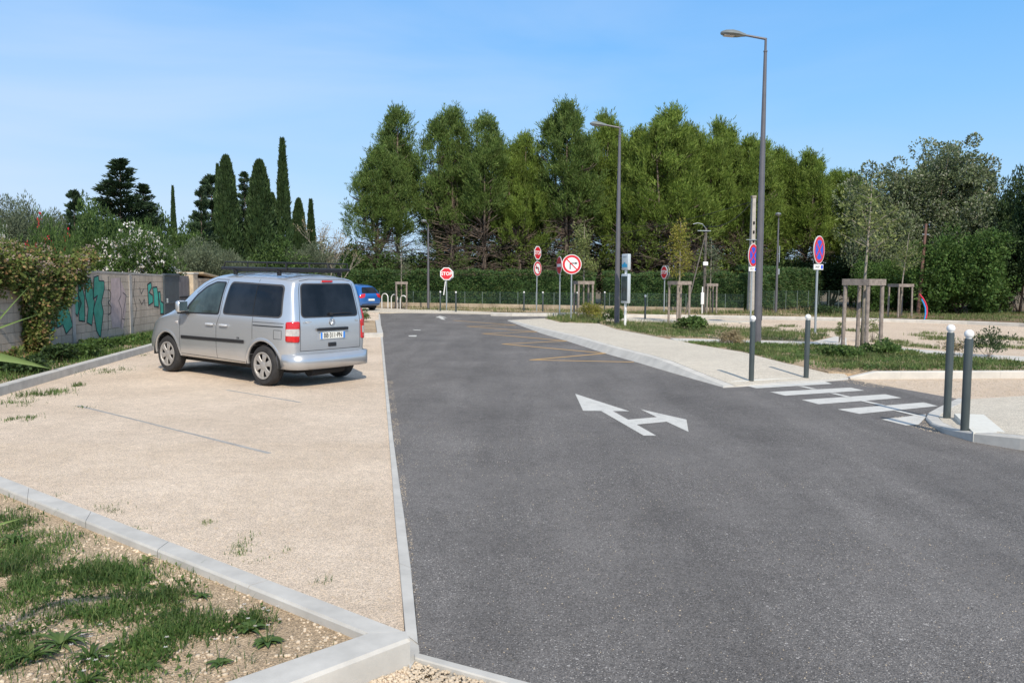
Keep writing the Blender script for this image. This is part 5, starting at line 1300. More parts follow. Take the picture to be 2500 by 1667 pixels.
def cypress(H, Rm, seed, n, point=1.0, blunt=False):
    global rng; rng = np.random.default_rng(seed); root = empty('cypress_tree', (0, 0, 0))
    t = rng.uniform(.03, 1, n); prof = np.minimum(1, (t/.12)**.5)*(1-t**(1.9*point))**.85*(1.05-.25*t); an = rng.uniform(0, 6.283, n)
    if blunt: prof = np.minimum(1, (t/.10)**.5)*(.24+.76*(1-t)**.75)*np.sqrt(np.clip(1-t**8, 0, 1))
    rr = Rm*prof*(1+.11*np.sin(an*5+t*21+seed)+.08*np.sin(an*3-t*37)+.06*np.sin(an*9+t*70))*rng.uniform(.76, 1.06, n)+.015
    P = np.stack([np.cos(an)*rr, np.sin(an)*rr, t*H], 1); Dv = np.stack([np.cos(an)*.35, np.sin(an)*.35, np.ones(n)], 1)+rng.normal(size=(n, 3))*.22
    V, F = leaves(P, Dv, .26, .085); raw('crown', V, F, M['cypress'], root)
    m = MB(); m.tube([(0, 0, -.1), (0, 0, H*.9)], [.14, .02], 8); m.build('trunk', M['bark'], root, True)
    root['h'] = H; root['w'] = 2*Rm; return root
def conifer(H, Rm, seed, tiers=26, up=.12, gap=1.0):
    global rng; rng = np.random.default_rng(seed); random.seed(seed); root = empty('fir_tree', (0, 0, 0)); m = MB(); m.tube([(0, 0, -.1), (0, 0, H*.97)], [.02*H, .015], 8); parts = []
    for i in range(int(tiers*9*gap)):
        t = random.random()**1.25; z = H*(.10+.89*t); r = Rm*(1-t)**.72*(1+.18*math.sin(t*11+seed))+.10; a = random.uniform(0, 6.28); rr = r*random.uniform(.55, 1.1)
        e = np.array([math.cos(a)*rr, math.sin(a)*rr, rr*(up+.30*t)-.07*rr*rr]); s0 = np.array([0, 0, z]); n = int(40+95*rr)
        u = rng.uniform(.1, 1, n)**.8; side = rng.normal(size=(n, 3))*np.array([1, 1, .45])*(.05+.15*rr*(1-u[:, None]*.7)); P = s0+e*u[:, None]+side+np.array([0, 0, .03])
        parts.append(leaves(P, e/np.linalg.norm(e)+side*3+np.array([0, 0, .25]), .19, .062)); m.tube([s0, s0+e*.5, s0+e*.95], [.02, .014, .005], 3)
    V, F = join(parts); raw('crown', V, F, M['conifer'], root); m.build('trunk', M['bark'], root, True); root['h'] = H; root['w'] = 2*Rm; return root
def place(proto, x, t, Y, label, cat, w=None, group=None, rz=0, base=0.0, ysc=None):
    """x, top row (2352-wide view) and depth; w = width in the same view"""
    b, H = by_px(x*D, t*D, Y); b.z = base; s_ = (H-base)/proto['h']; sx = s_ if w is None else (w*D*Y/FPX)/proto['w']
    return put(proto, b, (sx, sx if ysc is None else ysc, s_), rz, label, cat, group)
cyp = cypress(9.5, .62, 5, 15000, .9); cypf = cypress(8.0, 1.15, 6, 26000, 2.4, True)
fir = conifer(8.5, 2.3, 8); fir2 = conifer(5.5, 1.4, 9, 18, .15, .8)
place(cyp, 653, 325, 46, 'tallest slim cypress, a dark spike standing alone above the van roof', 'cypress', 42)
place(cyp, 402, 432, 60, 'slim distant cypress spike between the big fir and the cypress cluster', 'cypress', 19)
place(cyp, 505, 383, 47, 'narrow cypress at the left shoulder of the cypress cluster', 'cypress', 26)
place(cypf, 524, 366, 44, 'broad blunt cypress, highest of the cypress cluster', 'cypress', 80)
place(cypf, 600, 376, 45, 'broad blunt cypress right of the cluster, next to the slim spike', 'cypress', 88)
place(cypf, 628, 450, 47, 'low cypress tucked between the broad one and the slim spike', 'cypress', 50)
place(cypf, 688, 462, 50, 'low cypress just right of the slim spike', 'cypress', 54)
place(cyp, 716, 462, 51, 'small pointed cypress beside the leafless tree', 'cypress', 30)
place(fir, 283, 368, 38, 'big dark fir with a layered crown rising behind the graffiti wall', 'fir tree', 235)
place(fir, 335, 425, 39, 'smaller dark fir overlapping the right side of the big fir', 'fir tree', 160, rz=2)
place(fir2, 176, 444, 33, 'small sparse fir left of the big fir', 'fir tree', 100)
place(fir2, 466, 440, 42, 'small fir at the left foot of the cypress cluster', 'fir tree', 95, rz=1)
place(fir, 566, 398, 49, 'dark fir showing between the two broad cypresses', 'fir tree', 110, rz=4)
place(fir2, 490, 408, 48, 'ragged dark fir with side branches left of the cypress cluster', 'fir tree', 130, rz=3)
ol = bush('olive_tree', (1.9, 1.7, 1.7), 200, .45, 170, .11, .034, 'olive', 21, up=.7, low=-.5)
br = bush('broadleaf_tree', (2.0, 1.8, 1.8), 150, .40, 80, .13, .085, 'broad', 22)
bd = bush('dark_broadleaf_tree', (2.4, 2.0, 2.6), 230, .50, 85, .16, .10, 'broadd', 23)
od = bush('oleander_bush', (1.7, 1.2, 1.15), 270, .30, 95, .14, .030, 'oleander', 24, up=.7, extra=('flowerw', 800, 6, .046))
odr = bush('oleander_bush', (1.3, 1.0, 1.1), 80, .30, 75, .14, .030, 'oleander', 25, up=.7, extra=('flowerr', 90, 6, .05))
place(ol, -10, 455, 30, 'grey green olive tree at the far left edge above the creeper', 'olive tree', 190)
place(ol, 85, 470, 32, 'grey green olive tree left of the small fir', 'olive tree', 150, rz=2)
place(ol, 140, 500, 34, 'low grey green olive tree below the small fir', 'olive tree', 130, rz=4)
place(ol, 465, 552, 31, 'rounded grey olive bush right of the white oleander', 'olive tree', 160, rz=1)
place(ol, 530, 580, 33, 'low grey olive bush behind the van roof basket', 'olive tree', 100, rz=3)
place(ol, 705, 560, 44, 'dull olive bush beneath the low cypresses', 'olive tree', 120, rz=5)
place(br, 185, 488, 27, 'green broadleaf tree behind the creeper', 'tree', 130)
place(br, 235, 470, 30, 'green broadleaf tree under the big fir', 'tree', 130, rz=2)
place(br, 400, 500, 40, 'yellowish broadleaf tree in front of the slim distant cypress', 'tree', 110, rz=3)
place(br, 440, 505, 44, 'green broadleaf tree between the oleander and the cypress cluster', 'tree', 120, rz=5)
place(br, 345, 520, 36, 'green broadleaf tree above the white oleander', 'tree', 130, rz=1)
place(br, 640, 560, 42, 'green bush at the foot of the slim cypress spike', 'bush', 150, rz=4)
place(br, 790, 575, 58, 'green bush at the left end of the hedge', 'bush', 150, rz=6)
place(br, 850, 565, 59, 'green bush between the leafless tree and the hedge', 'bush', 140, rz=2)
place(bd, 30, 520, 33, 'dark broadleaf tree behind the red oleander', 'tree', 170)
place(bd, -25, 500, 38, 'dark tree mass behind the olive trees at the left edge', 'tree', 200, rz=3)
place(bd, 130, 510, 40, 'dark tree mass below the small fir', 'tree', 200, rz=5)
place(bd, 560, 540, 52, 'dark tree mass behind the van, under the cypress cluster', 'tree', 260, rz=2)
place(bd, 340, 540, 42, 'dark tree behind the white oleander', 'tree', 220, rz=4)
place(bd, 730, 560, 60, 'dark tree behind the leafless tree', 'tree', 200, rz=1)
place(od, 302, 536, 27.5, 'big oleander covered in white flowers above the graffiti wall', 'oleander', 240, base=.3)
place(od, 372, 588, 30, 'lower white flowering oleander at the end of the graffiti wall', 'oleander', 110, rz=2, base=.8)
place(od, 0, 545, 18.5, 'white flowering oleander at the left picture edge', 'oleander', 60, rz=1)
place(odr, 85, 520, 24, 'oleander with red flowers above the creeper', 'oleander', 130)
place(odr, 150, 550, 24, 'small red flowering oleander right above the creeper', 'oleander', 90, rz=2)
# leafless tree
def bare(H, seed, mat, label, px, Y, leafmat=None, nl=0):
    random.seed(seed); b = AT(px*D, 700, Y); b.z = 0; root = empty('leafless_tree', b, 0, label, 'tree'); m = MB(); tips = []
    def grow(p, d, L, r, dep):
        q = p+d*L; m.tube([p, p.lerp(q, .5)+Vector((random.uniform(-.04, .04), random.uniform(-.04, .04), 0))*L, q], [r, r*.8, r*.6], 5)
        if dep == 0: tips.append(q); return
        for k in range(random.choice((2, 3, 3))): nd = (d+Vector((random.uniform(-.55, .55), random.uniform(-.55, .55), random.uniform(-.05, .45)))).normalized(); grow(p.lerp(q, random.uniform(.55, 1)), nd, L*random.uniform(.62, .85), r*.6, dep-1)
    grow(Vector((0, 0, -.05)), Vector((0, 0, 1)), H*.33, .09, 5)
    m.build('trunk', M[mat], root, True)
    if leafmat: T = np.array([tuple(t) for t in tips]); V, F = clumps(T, .16, nl, .08, .05, 0); raw('foliage', V, F, M[leafmat], root)
bare(5.6, 4, 'bark_l', 'leafless pale tree right of the cypresses', 752, 47, 'dry', 3)
bare(4.4, 5, 'bark_l', 'second leafless tree, lower, in front of the left pine', 775, 48, 'dry', 3)
# right hand side
pop = bush('white_poplar_tree', (3.2, 2.8, 3.6), 640, .50, 170, .125, .08, 'poplar', 31, up=.5, H0=1.2, stems=14, low=-.8)
place(pop, 2122, 336, 56, 'large silvery white poplar at the right', 'poplar tree', 290)
pb_ = bush('silver_bush', (2.2, 2.0, 2.2), 200, .5, 90, .12, .06, 'poplar', 32, up=.5)
place(pb_, 2035, 470, 54, 'grey green bush at the left foot of the poplar', 'bush', 130); place(pb_, 2230, 470, 58, 'silvery bush at the right foot of the poplar', 'bush', 120, rz=3)
bb = bush('round_bush', (2.6, 2.2, 2.3), 360, .42, 90, .14, .09, 'bushg', 33, low=-.9)
place(bb, 2205, 525, 47, 'big round green bush behind the far kerb at the right', 'bush', 215); place(bb, 2150, 575, 48, 'green bush left of the big round bush', 'bush', 120, rz=3)
place(bb, 2285, 585, 49, 'green bush at the right side of the big round bush', 'bush', 90, rz=2); place(bb, 2262, 690, 46.5, 'small green shrub on the bank below the dark trees', 'bush', 60, rz=5)
place(bb, 2010, 590, 50, 'green bush behind the nearest tree guard', 'bush', 130, rz=1); place(bb, 2080, 600, 51, 'green bush behind the small far tree guard', 'bush', 110, rz=4)
place(fir2, 2262, 400, 60, 'dark fir tip right of the poplar', 'fir tree', 80)
for i, (x, t, w_, Y) in enumerate(((2310, 420, 130, 54), (2365, 395, 130, 50), (2345, 520, 140, 48), (2430, 380, 160, 47), (2290, 480, 90, 58))):
    place(bd, x, t, Y, ('dark tree right of the poplar', 'tall dark tree at the right picture edge', 'low dark tree at the right edge above the bank', 'dark tree just beyond the right picture edge', 'dark tree partly behind the poplar')[i], 'tree', w_, 'dark trees at the right', rz=i)
for i, (x, t, w_, Y) in enumerate(((930, 560, 190, 63), (1060, 540, 200, 64), (1190, 540, 200, 63), (1310, 540, 200, 64), (1430, 540, 200, 63), (1550, 540, 200, 64), (1680, 550, 200, 63), (1800, 560, 200, 63), (1910, 570, 190, 62), (2010, 560, 190, 62), (2120, 560, 200, 62))):
    place(bd, x, t+25, Y, '%s clump from the left of dark undergrowth below the pines' % ORD[i], 'undergrowth', w_, 'dark undergrowth below the pines', rz=i*1.3)

# young trees in the guards
def young(i, w, H, mat, label, seed, n=46, nl=26, low=.5, lean=0, base=1.9):
    global rng; rng = np.random.default_rng(seed); random.seed(seed); c = GC[i]; root = empty('young_tree', c, 0, label, 'young tree'); m = MB()
    top = Vector((lean, 0, H)); m.tube([(0, 0, -.05), (lean*.3, .02, H*.45), (lean*.8, 0, H*.8), tuple(top)], [.045, .032, .018, .006], 7); C = []
    for k in range(18):
        z = random.uniform(base, H*.9); a = random.uniform(0, 6.28); r = w/2*random.uniform(.5, 1)*(1-.6*((z-base)/(H-base))); p = Vector((lean*z/H, 0, z)); e = p+Vector((math.cos(a)*r, math.sin(a)*r, r*.55)); m.tube([p, e], [.012, .004], 4)
        for q in range(3): C.append(tuple(p.lerp(e, random.uniform(.45, 1.05))+Vector((random.uniform(-.1, .1), random.uniform(-.1, .1), random.uniform(-.1, .12)))))
    C.append(tuple(top)); C = np.array(C); V, F = clumps(C, .22, nl, .10, .045, .1, shell=.2); m.build('trunk', M['bark_l'], root, True); raw('crown', V, F, M[mat], root)
young(0, 1.6, 4.2, 'young', 'young tree with grey green leaves in the guard beside the big round sign', 41, nl=34)
young(1, 1.25, 4.1, 'youngy', 'yellowish young tree in the guard before the edge on stop sign', 42, nl=30, base=1.7)
young(2, 1.5, 3.9, 'olive', 'thin pale young tree in the guard next to the timber pole', 43, nl=16)
young(3, 2.0, 4.0, 'young', 'young birch like tree in the nearest guard', 44, nl=22, lean=.1, base=2.3)
young(4, 2.0, 4.1, 'young', 'sparse young tree in the small far guard', 45, nl=14, lean=.3)
young(5, 1.4, 4.2, 'olive', 'nearly bare young tree in the guard behind the bicycle hoops', 46, nl=9)
# hedge
def hedge(A, B, H, th, label, seed):
    global rng; rng = np.random.default_rng(seed); d = (B-A).normalized(); L = (B-A).length; ang = math.atan2(d.y, d.x); o = empty('clipped_hedge', A, ang, label, 'hedge')
    n = int(L*H*560); u = rng.uniform(0, L, n); z = rng.uniform(.03, 1, n)**.85*H; y = rng.uniform(0, .35, n)
    top = rng.uniform(0, 1, n) < .22; z[top] = H*rng.uniform(.93, 1.0, top.sum()); y[top] = rng.uniform(0, th, top.sum())
    wv = .10*np.sin(u*1.7+z*2.3)+.08*np.sin(u*4.1-z*5.2)+.05*np.sin(u*9.7+z*8); y = y+wv; z = z+.07*np.sin(u*2.1)*(z/H)+.05*np.sin(u*5.3)*(z/H)
    Dv = np.stack([rng.normal(size=n)*.8, -np.ones(n)*.9, rng.normal(size=n)*.35-.15], 1); Dv[top] = np.stack([rng.normal(size=top.sum())*.6, rng.normal(size=top.sum())*.6, np.ones(top.sum())*.9], 1)
    V, F = leaves(np.stack([u, y, z], 1), Dv, .17, .050); raw('foliage', V, F, M['hedge'], o)
    m = MB(); k = int(L/1.3)
    for i in range(k): x = (i+.5)*L/k; m.tube([(x, th*.5, -.05), (x+.1, th*.5, H*.5), (x, th*.5, H*.85)], [.06, .05, .02], 6)
    m.build('stems', M['bark'], o, True)
    m = MB(); m.box((L/2, th*.62, H*.45), (L-.1, th*.55, H*.86), bev=.1); m.build('inner_growth', M['hedge'], o)
off = Vector((ld.y*-1, ld.x, 0))*.75
def on(px): # point on the hedge line seen at column px
    best = min(range(2001), key=lambda k: abs(proj(LA.lerp(LB, k/1000-.3)+off)[0]-px)); return LA.lerp(LB, best/1000-.3)+off
hedge(on(800), on(1452), 2.28, 1.2, 'long clipped hedge behind the low wall, left part up to the round sign', 51)
hedge(on(1468), on(1830), 2.20, 1.2, 'clipped hedge behind the low wall, right part behind the bus stop totem', 52)
hedge(on(1834)+Vector((.3, 0, 0)), Vector((22.0, 58.5, 0)), 2.55, 1.3, 'clipped hedge running back at the right behind the wire fence', 53)
# creeper on the graffiti wall
def creeper():
    global rng; rng = np.random.default_rng(61); o = empty('creeper', WA, wang, 'rust tinged green creeper spilling over the left end of the graffiti wall', 'creeper')
    ul = wall_hit(0, 700)[0]; ur = wall_hit(188, 700)[0]; C = []
    for k in range(900):
        t = rng.uniform(-.35, 1); u = ul+(ur-ul)*t; mx = 2.34-.40*max(0, t)**1.5+.08*math.sin(t*23)+.06*math.sin(t*51); C.append((u, rng.uniform(-.16, .7), rng.uniform(1.62, mx)))
    hang = [(20, 680, .5, .45), (60, 700, .40, .8), (85, 745, .24, .7), (68, 790, .20, .8), (125, 700, .40, .55), (165, 675, .40, .40), (195, 655, .30, .25), (66, 845, .11, .6), (130, 740, .15, .3)]
    for px, py, wdt, dn in hang:
        u0, z0 = wall_hit(px, py)
        for k in range(int(130*dn)): C.append((u0+rng.normal()*wdt*.55, rng.uniform(-.30, -.03), z0+.35-abs(rng.normal())*dn*.5))
    C = np.array(C); C[:, 2] = np.maximum(C[:, 2], .2); V, F = clumps(C, rng.uniform(.09, .19, len(C)), 46, .075, .055, -.1, shell=.2); raw('foliage', V, F, M['creeper'], o)
    top = C[(C[:, 2] > 1.7)]; idx = rng.integers(0, len(top), 120); V, F = clumps(top[idx]+np.array([0, -.12, .1]), .10, 26, .05, .03, .3); raw('seed_heads', V, F, M['creeperf'], o)
    m = MB(); u0, z0 = wall_hit(66, 800)
    for k in range(6): m.tube([(u0+random.uniform(-.2, .2), -.1, 0), (u0+random.uniform(-.3, .3), -.12, .9), (u0+random.uniform(-.8, .8), -.05, 1.9)], [.03, .022, .01], 6)
    m.build('stems', M['bark'], o, True)
creeper()

# ------------------------------------------------------------------ grass, weeds, stones
from mathutils import noise as mn
def sample(poly, n, z=None):
    P = [Vector(p) for p in poly]; vs, fs = tri_fill([(p.x, p.y) for p in P]); T = []; A = []
    for f in fs:
        for k in range(1, len(f)-1):
            a, b, c = vs[f[0]], vs[f[k]], vs[f[k+1]]; T.append((a, b, c)); A.append(abs((b-a).x*(c-a).y-(b-a).y*(c-a).x)/2)
    A = np.array(A); idx = rng.choice(len(T), n, p=A/A.sum()); r1 = np.sqrt(rng.uniform(0, 1, n)); r2 = rng.uniform(0, 1, n)
    a = np.array([tuple(T[i][0]) for i in idx]); b = np.array([tuple(T[i][1]) for i in idx]); c = np.array([tuple(T[i][2]) for i in idx])
    q = a*(1-r1)[:, None]+b*(r1*(1-r2))[:, None]+c*(r1*r2)[:, None]; zz = np.full((n, 1), P[0].z if z is None else z); return np.hstack([q, zz])
def thin(P, scale, th, soft=.15, seed=0):
    k = np.array([mn.noise(Vector((p[0]*scale+seed, p[1]*scale, seed))) for p in P]); return P[k+rng.uniform(-soft, soft, len(P)) > th]
def blades(P, H, W, lean=.8):
    n = len(P); a = rng.uniform(0, 6.283, n); h = np.broadcast_to(H, (n,))*rng.uniform(.45, 1.25, n); ld_ = rng.uniform(.1, 1, n)*lean*h; dx = np.stack([np.cos(a), np.sin(a), np.zeros(n)], 1); s_ = np.stack([-np.sin(a), np.cos(a), np.zeros(n)], 1)
    w = (np.broadcast_to(W, (n,))*rng.uniform(.7, 1.3, n))[:, None]; up = np.array([0, 0, 1.0])
    m1 = P+up*(h*.6)[:, None]+dx*(ld_*.35)[:, None]; tp = P+up*h[:, None]*.95+dx*ld_[:, None]
    V = np.stack([P-s_*w/2, P+s_*w/2, m1+s_*w*.4, m1-s_*w*.4, tp+s_*w*.05, tp-s_*w*.05], 1).reshape(-1, 3); b = np.arange(n)[:, None]*6
    return V, np.concatenate([b+np.array([0, 1, 2, 3]), b+np.array([3, 2, 4, 5])])
rng = np.random.default_rng(77)
V0 = GP([(1331, 777), (1367, 787.5), (1462, 789.5), (1480, 781), (1470, 772), (1400, 771)], .06)
V2 = GP([(1466, 792), (1505, 803), (1602, 820), (1650, 824), (1783, 828), (1985, 833), (2035, 822), (1990, 815), (1800, 802), (1640, 790), (1545, 786), (1480, 787)], .10)
V1 = GP([(1655, 833.5), (1700, 840), (1812, 857.5), (1918, 885.5), (2023, 906, .09), (2078, 911, .045), (2131, 906.5, .10), (2300, 905.5), (2500, 904), (2800, 903), (2800, 911), (2500, 886), (2156, 852.5), (2064, 846), (1985, 844), (1783, 837.5)], .12)
for P_ in (V0, V2, V1): sheet('verge_soil', [p-Vector((0, 0, .004)) for p in P_], M['soil'], depth=-.05)
parts = []
for P_, n, h in ((V0, 9000, .16), (V2, 22000, .10), (V1, 44000, .06)):
    Q = thin(sample(P_, n), 1.3, .0, .22); parts.append(blades(Q, h*rng.uniform(.5, 1.3, len(Q)), .010))
    Q2 = thin(sample(P_, n//3), 2.2, .12, .1, 5); parts.append(blades(Q2, h*1.9, .010))
V, F = join(parts); tag(raw('verge_grass', V, F, M['grass']), kind='stuff')
low_ = []
for P_, n in ((V0, 500), (V2, 1500), (V1, 3200)):
    Q = thin(sample(P_, n), 1.6, .02, .15, 11); low_.append(clumps(Q+np.array([0, 0, .02]), .07, 12, .035, .022, .5, .4))
V, F = join(low_); tag(raw('low_verge_weeds', V, F, M['weedg']), kind='stuff')
# taller dry weeds along the paths and the low wall
far = [Vector((p.x, p.y, .0)) for p in (G(1000, 757.5), G(1200, 761), G(1380, 764), G(1480, 767), G(1700, 769), G(1900, 772), G(2240, 778))]+[Vector((21, 52, 0)), LB+Vector((.4, .1, 0)), LB+Vector((-.1, -.2, 0)), LA.lerp(LB, .28)+Vector((0, -.15, 0))]
sheet('far_verge', [p-Vector((0, 0, .01)) for p in far], M['soil'], z=-.002)
Q = thin(sample(far, 42000), .5, -.02, .25, 3); Q = Q[(Q[:, 0] > 4) | (rng.uniform(0, 1, len(Q)) < .35)]; Q[:, 2] = 0; parts = [blades(Q, .11*rng.uniform(.4, 1.6, len(Q)), .018)]
V, F = join(parts); tag(raw('far_verge_grass', V, F, M['grass']), kind='stuff')
Q = thin(sample(far, 3600), .8, .10, .15, 9); Q[:, 2] = 0; V, F = blades(Q, .34, .013, .7); tag(raw('dry_weeds', V, F, M['dry']), kind='stuff')
gl_ = GP([(1480, 783), (1830, 788), (2000, 800), (2500, 826), (2500, 868), (2160, 843), (2070, 822), (1990, 813), (1700, 792)], 0)
Q = thin(sample(gl_, 30000), .7, .24, .1, 2); V, F = blades(Q, .10, .012); tag(raw('gravel_weeds', V, F, M['grass']), kind='stuff')
fr_ = GP([(2240, 779), (2350, 785), (2500, 792), (2800, 808)], 0)+[Vector((40, 46, 0)), Vector((22, 50, 0))]
sheet('far_bank', [p-Vector((0, 0, .02)) for p in fr_], ground_mat('reddish_bank_earth', (.17, .115, .07), (.24, .17, .10), None, fine=40, bump=1.0), z=-.012)
Q = thin(sample(fr_, 26000), .45, -.02, .2, 6); Q[:, 2] = 0; V, F = blades(Q, .13, .016); tag(raw('far_bank_grass', V, F, M['grass']), kind='stuff')
# left verge under the wall
lv = [Vector((p.x, p.y, .09)) for p in li[:4]]+[Vector((wx(30)+.1, 27.5, .09)), Vector((wx(9)+.1, 9, .09))]
Q = sample(lv, 60000); uu = np.array([wx(y) for y in Q[:, 1]]); dist = Q[:, 0]-uu; Q = Q[(dist < 2.6) & (rng.uniform(0, 1, len(Q)) < np.clip(1.15-dist*.5, .12, 1))]; Q = thin(Q, .7, -.25, .2, 4)
V, F = blades(Q, .10*rng.uniform(.4, 1.5, len(Q)), .011); tag(raw('wall_foot_grass', V, F, M['grassf']), kind='stuff')
# low leafy weeds at the wall's foot
def weed(loc, r, h, mat, label, seed, L=.07, W=.05, n=40, nl=40, cat='weed', flat=.6, group=None):
    global rng; rng = np.random.default_rng(seed); random.seed(seed); root = empty('leafy_weed', loc, 0, label, cat, group)
    C = ell(n, (0, 0, h*.45), (r, r, h*.5), .2, -.3); C[:, 2] = np.maximum(.03, C[:, 2]); V, F = clumps(C, r*.22, nl, L, W, .3, flat); raw('foliage', V, F, M[mat], root)
    m = MB()
    for k in range(6): e = C[random.randrange(len(C))]; m.tube([(0, 0, -.02), tuple(e)], [.008, .003], 4)
    m.build('stems', M['twig'], root); return root
for i, (px, py, r, h, mt, lab) in enumerate(((200, 872, .45, .24, 'broad', 'low leafy weed against the graffiti wall below the turquoise letters'), (150, 885, .30, .34, 'broadd', 'dark leafy weed at the foot of the hanging creeper'), (255, 850, .4, .20, 'broad', 'low green weed near the kerb below the pink graffiti'), (60, 912, .40, .26, 'broadd', 'dark weed by the kerb near the left picture edge'),
        (330, 838, .4, .16, 'grassf', 'low green weed next to the front of the van'), (25, 905, .35, .34, 'creeper', 'rust tinged weed at the wall foot by the left picture edge'))):
    weed(G(px, py, .09), r, h, mt, lab, 100+i)
weed(G(1790, 841, .12), .30, .34, 'dry', 'brown grey dead clump at the foot of the tall lamp', 120, .09, .012, 50, 50, 'shrub')
weed(G(2412, 872, .10), .48, .62, 'broadd', 'loose dark shrub behind the two big bollards', 121, .06, .02, 60, 26, 'shrub')
weed(G(2330, 868, .10), .30, .35, 'dry', 'dry brown shrub left of the loose dark shrub', 122, .06, .02, 30, 20, 'shrub')
weed(G(1690, 806, .10), .45, .42, 'weedg', 'leafy green weed clump beside the second tree guard', 123, .09, .06, 50, 40)
weed(G(2160, 866, .10), .38, .28, 'weedg', 'leafy green weed right of the nearest tree guard', 124, .07, .05, 40, 40)
weed(G(2060, 873, .10), .38, .22, 'weedg', 'low green weed left of the nearest tree guard', 125, .07, .05, 40, 40)
weed(G(1440, 782, .05), .6, .8, 'youngy', 'yellow green tall weeds around the first tree guard', 126, .10, .02, 50, 40)
weed(G(1500, 790, .05), .35, .6, 'broad', 'tall green weed left of the second lamp base', 127, .10, .03, 40, 40)
weed(G(2048, 838, .10), .12, .62, 'young', 'single upright feathery weed left of the nearest tree guard', 128, .06, .012, 30, 30)
weed(G(2130, 835, .0), .22, .85, 'young', 'tall thin weed seen through the nearest tree guard', 129, .05, .02, 30, 20)
weed(G(2010, 768, .0), 1.0, .45, 'broadd', 'low dark weeds behind the far kerb left of the nearest guard', 130, .12, .05, 40, 40)
weed(G(880, 786, .08), .35, .45, 'grassf', 'weeds in the small planter between the parking bays', 131, .08, .02, 40, 30)
# planter plants, foreground
rng = np.random.default_rng(5)
def z1_(x, y): return (x/1.809, 1150+y/1.809)
def PL(x, y): p = G(*z1_(x, y), .07); return p
TU = [(-60, 230, .22, 500, .13), (60, 250, .16, 420, .12), (30, 330, .22, 620, .13), (170, 340, .20, 520, .13), (60, 430, .22, 700, .12), (160, 500, .24, 900, .11), (40, 560, .22, 700, .11), (240, 560, .16, 400, .10), (300, 470, .16, 400, .11), (400, 440, .15, 360, .12), (420, 500, .14, 300, .10), (520, 450, .13, 330, .12), (580, 470, .12, 300, .11), (660, 510, .13, 420, .12), (720, 560, .12, 380, .12), (560, 590, .16, 300, .09), (620, 640, .15, 260, .08),
      (340, 650, .12, 330, .09), (430, 640, .09, 120, .06), (760, 650, .12, 220, .10), (850, 690, .14, 380, .11), (780, 720, .10, 180, .08), (700, 740, .13, 260, .09), (960, 700, .10, 220, .10), (1040, 690, .11, 320, .11), (1100, 660, .08, 160, .10), (640, 760, .09, 180, .08), (100, 740, .10, 150, .08), (30, 830, .14, 300, .11), (520, 860, .16, 330, .08), (600, 880, .16, 300, .08), (420, 900, .15, 260, .08), (700, 800, .08, 100, .07), (-80, 500, .25, 600, .13), (-100, 700, .2, 300, .12)]
parts = []
for x, y, r, n, h in TU:
    p = PL(x, y); d = rng.normal(size=(int(n*1.45), 2))*r*.62; Q = np.hstack([np.array([[p.x, p.y]])+d, np.full((len(d), 1), .068)]); Q = thin(Q, 5.0, -.16, .25, 12); parts.append(blades(Q, h*.52*rng.uniform(.6, 1.3), .0042, 1.3))
Qs = thin(sample(planter, 9000, .068), 2.6, .10, .1, 8); Qs = Qs[Qs[:, 0] < -.9]; parts.append(blades(Qs, .05, .004, .9))
for x, y, r, n, h in TU[::1]:
    p = PL(x, y); C = np.array([[p.x, p.y, .078]])+np.hstack([rng.normal(size=(26, 2))*r*.6, np.zeros((26, 1))]); parts.append(clumps(C, .022, 7, .022, .014, .6, .4))
Qd = thin(sample(planter, 2600, .068), 2.0, .0, .1, 3); parts.append(blades(Qd, .04, .003, 1.4))
V, F = join(parts); tag(raw('planter_grass', V, F, M['grassf']), kind='stuff')
def rosette(x, y, n, L, W, mat, label, seed, rise=.5, flower=0, name='rosette_plant', cat='plant', loc=None):
    global rng; rng = np.random.default_rng(seed); random.seed(seed); root = empty(name, loc if loc else PL(x, y), 0, label, cat); m = MB()
    for i in range(n):
        a = i*2.4+random.uniform(-.3, .3); l = L*random.uniform(.6, 1.1); ri = rise*random.uniform(.4, 1.2); vs = []; fs = []
        for k in range(7):
            t = k/6; rr = l*t; z = l*(ri*t-ri*.75*t*t*1.1)+.005; w = W*math.sin(math.pi*(.12+.88*t)**.8)*.5+.0008; c, s_ = math.cos(a), math.sin(a)
            for q, dz in ((-w, .25*w), (0, -.15*w), (w, .25*w)): vs.append((c*rr-s_*q, s_*rr+c*q, z+dz))
        for k in range(6):
            for q in range(2): fs.append((k*3+q, k*3+q+1, k*3+q+4, k*3+q+3))
        m.add(vs, fs)
    me = m.mesh('leaves'); link('leaves', me, M[mat], root, True)
    if flower:
        f = MB(); s_ = MB()
        for i in range(flower):
            p = Vector((random.uniform(-.08, .08), random.uniform(-.08, .08), random.uniform(.08, .15))); s_.tube([(0, 0, 0), p*.6, p], [.0018, .0015, .001], 4)
            for k in range(5): a = k*1.256; f.add([p, p+Vector((math.cos(a-.4)*.007, math.sin(a-.4)*.007, .002)), p+Vector((math.cos(a)*.011, math.sin(a)*.011, .003)), p+Vector((math.cos(a+.4)*.007, math.sin(a+.4)*.007, .002))], [(0, 1, 2, 3)])
        link('flowers', f.mesh('flowers'), M['flowerw'], root); link('stems', s_.mesh('stems'), M['grassf'], root)
rosette(270, 770, 26, .15, .018, 'weedg', 'bright green rosette with long strap leaves low in the planter', 1, .9)
rosette(140, 830, 16, .12, .018, 'grassf', 'smaller strap leaf rosette left of the bright rosette', 2, .9)
rosette(400, 830, 14, .11, .014, 'grassf', 'thin leaved plant right of the bright rosette', 3, 1.2, 3)
rosette(1180, 760, 22, .08, .032, 'weedg', 'broad leaved weed with white flowers near the planter corner', 4, .7, 7)
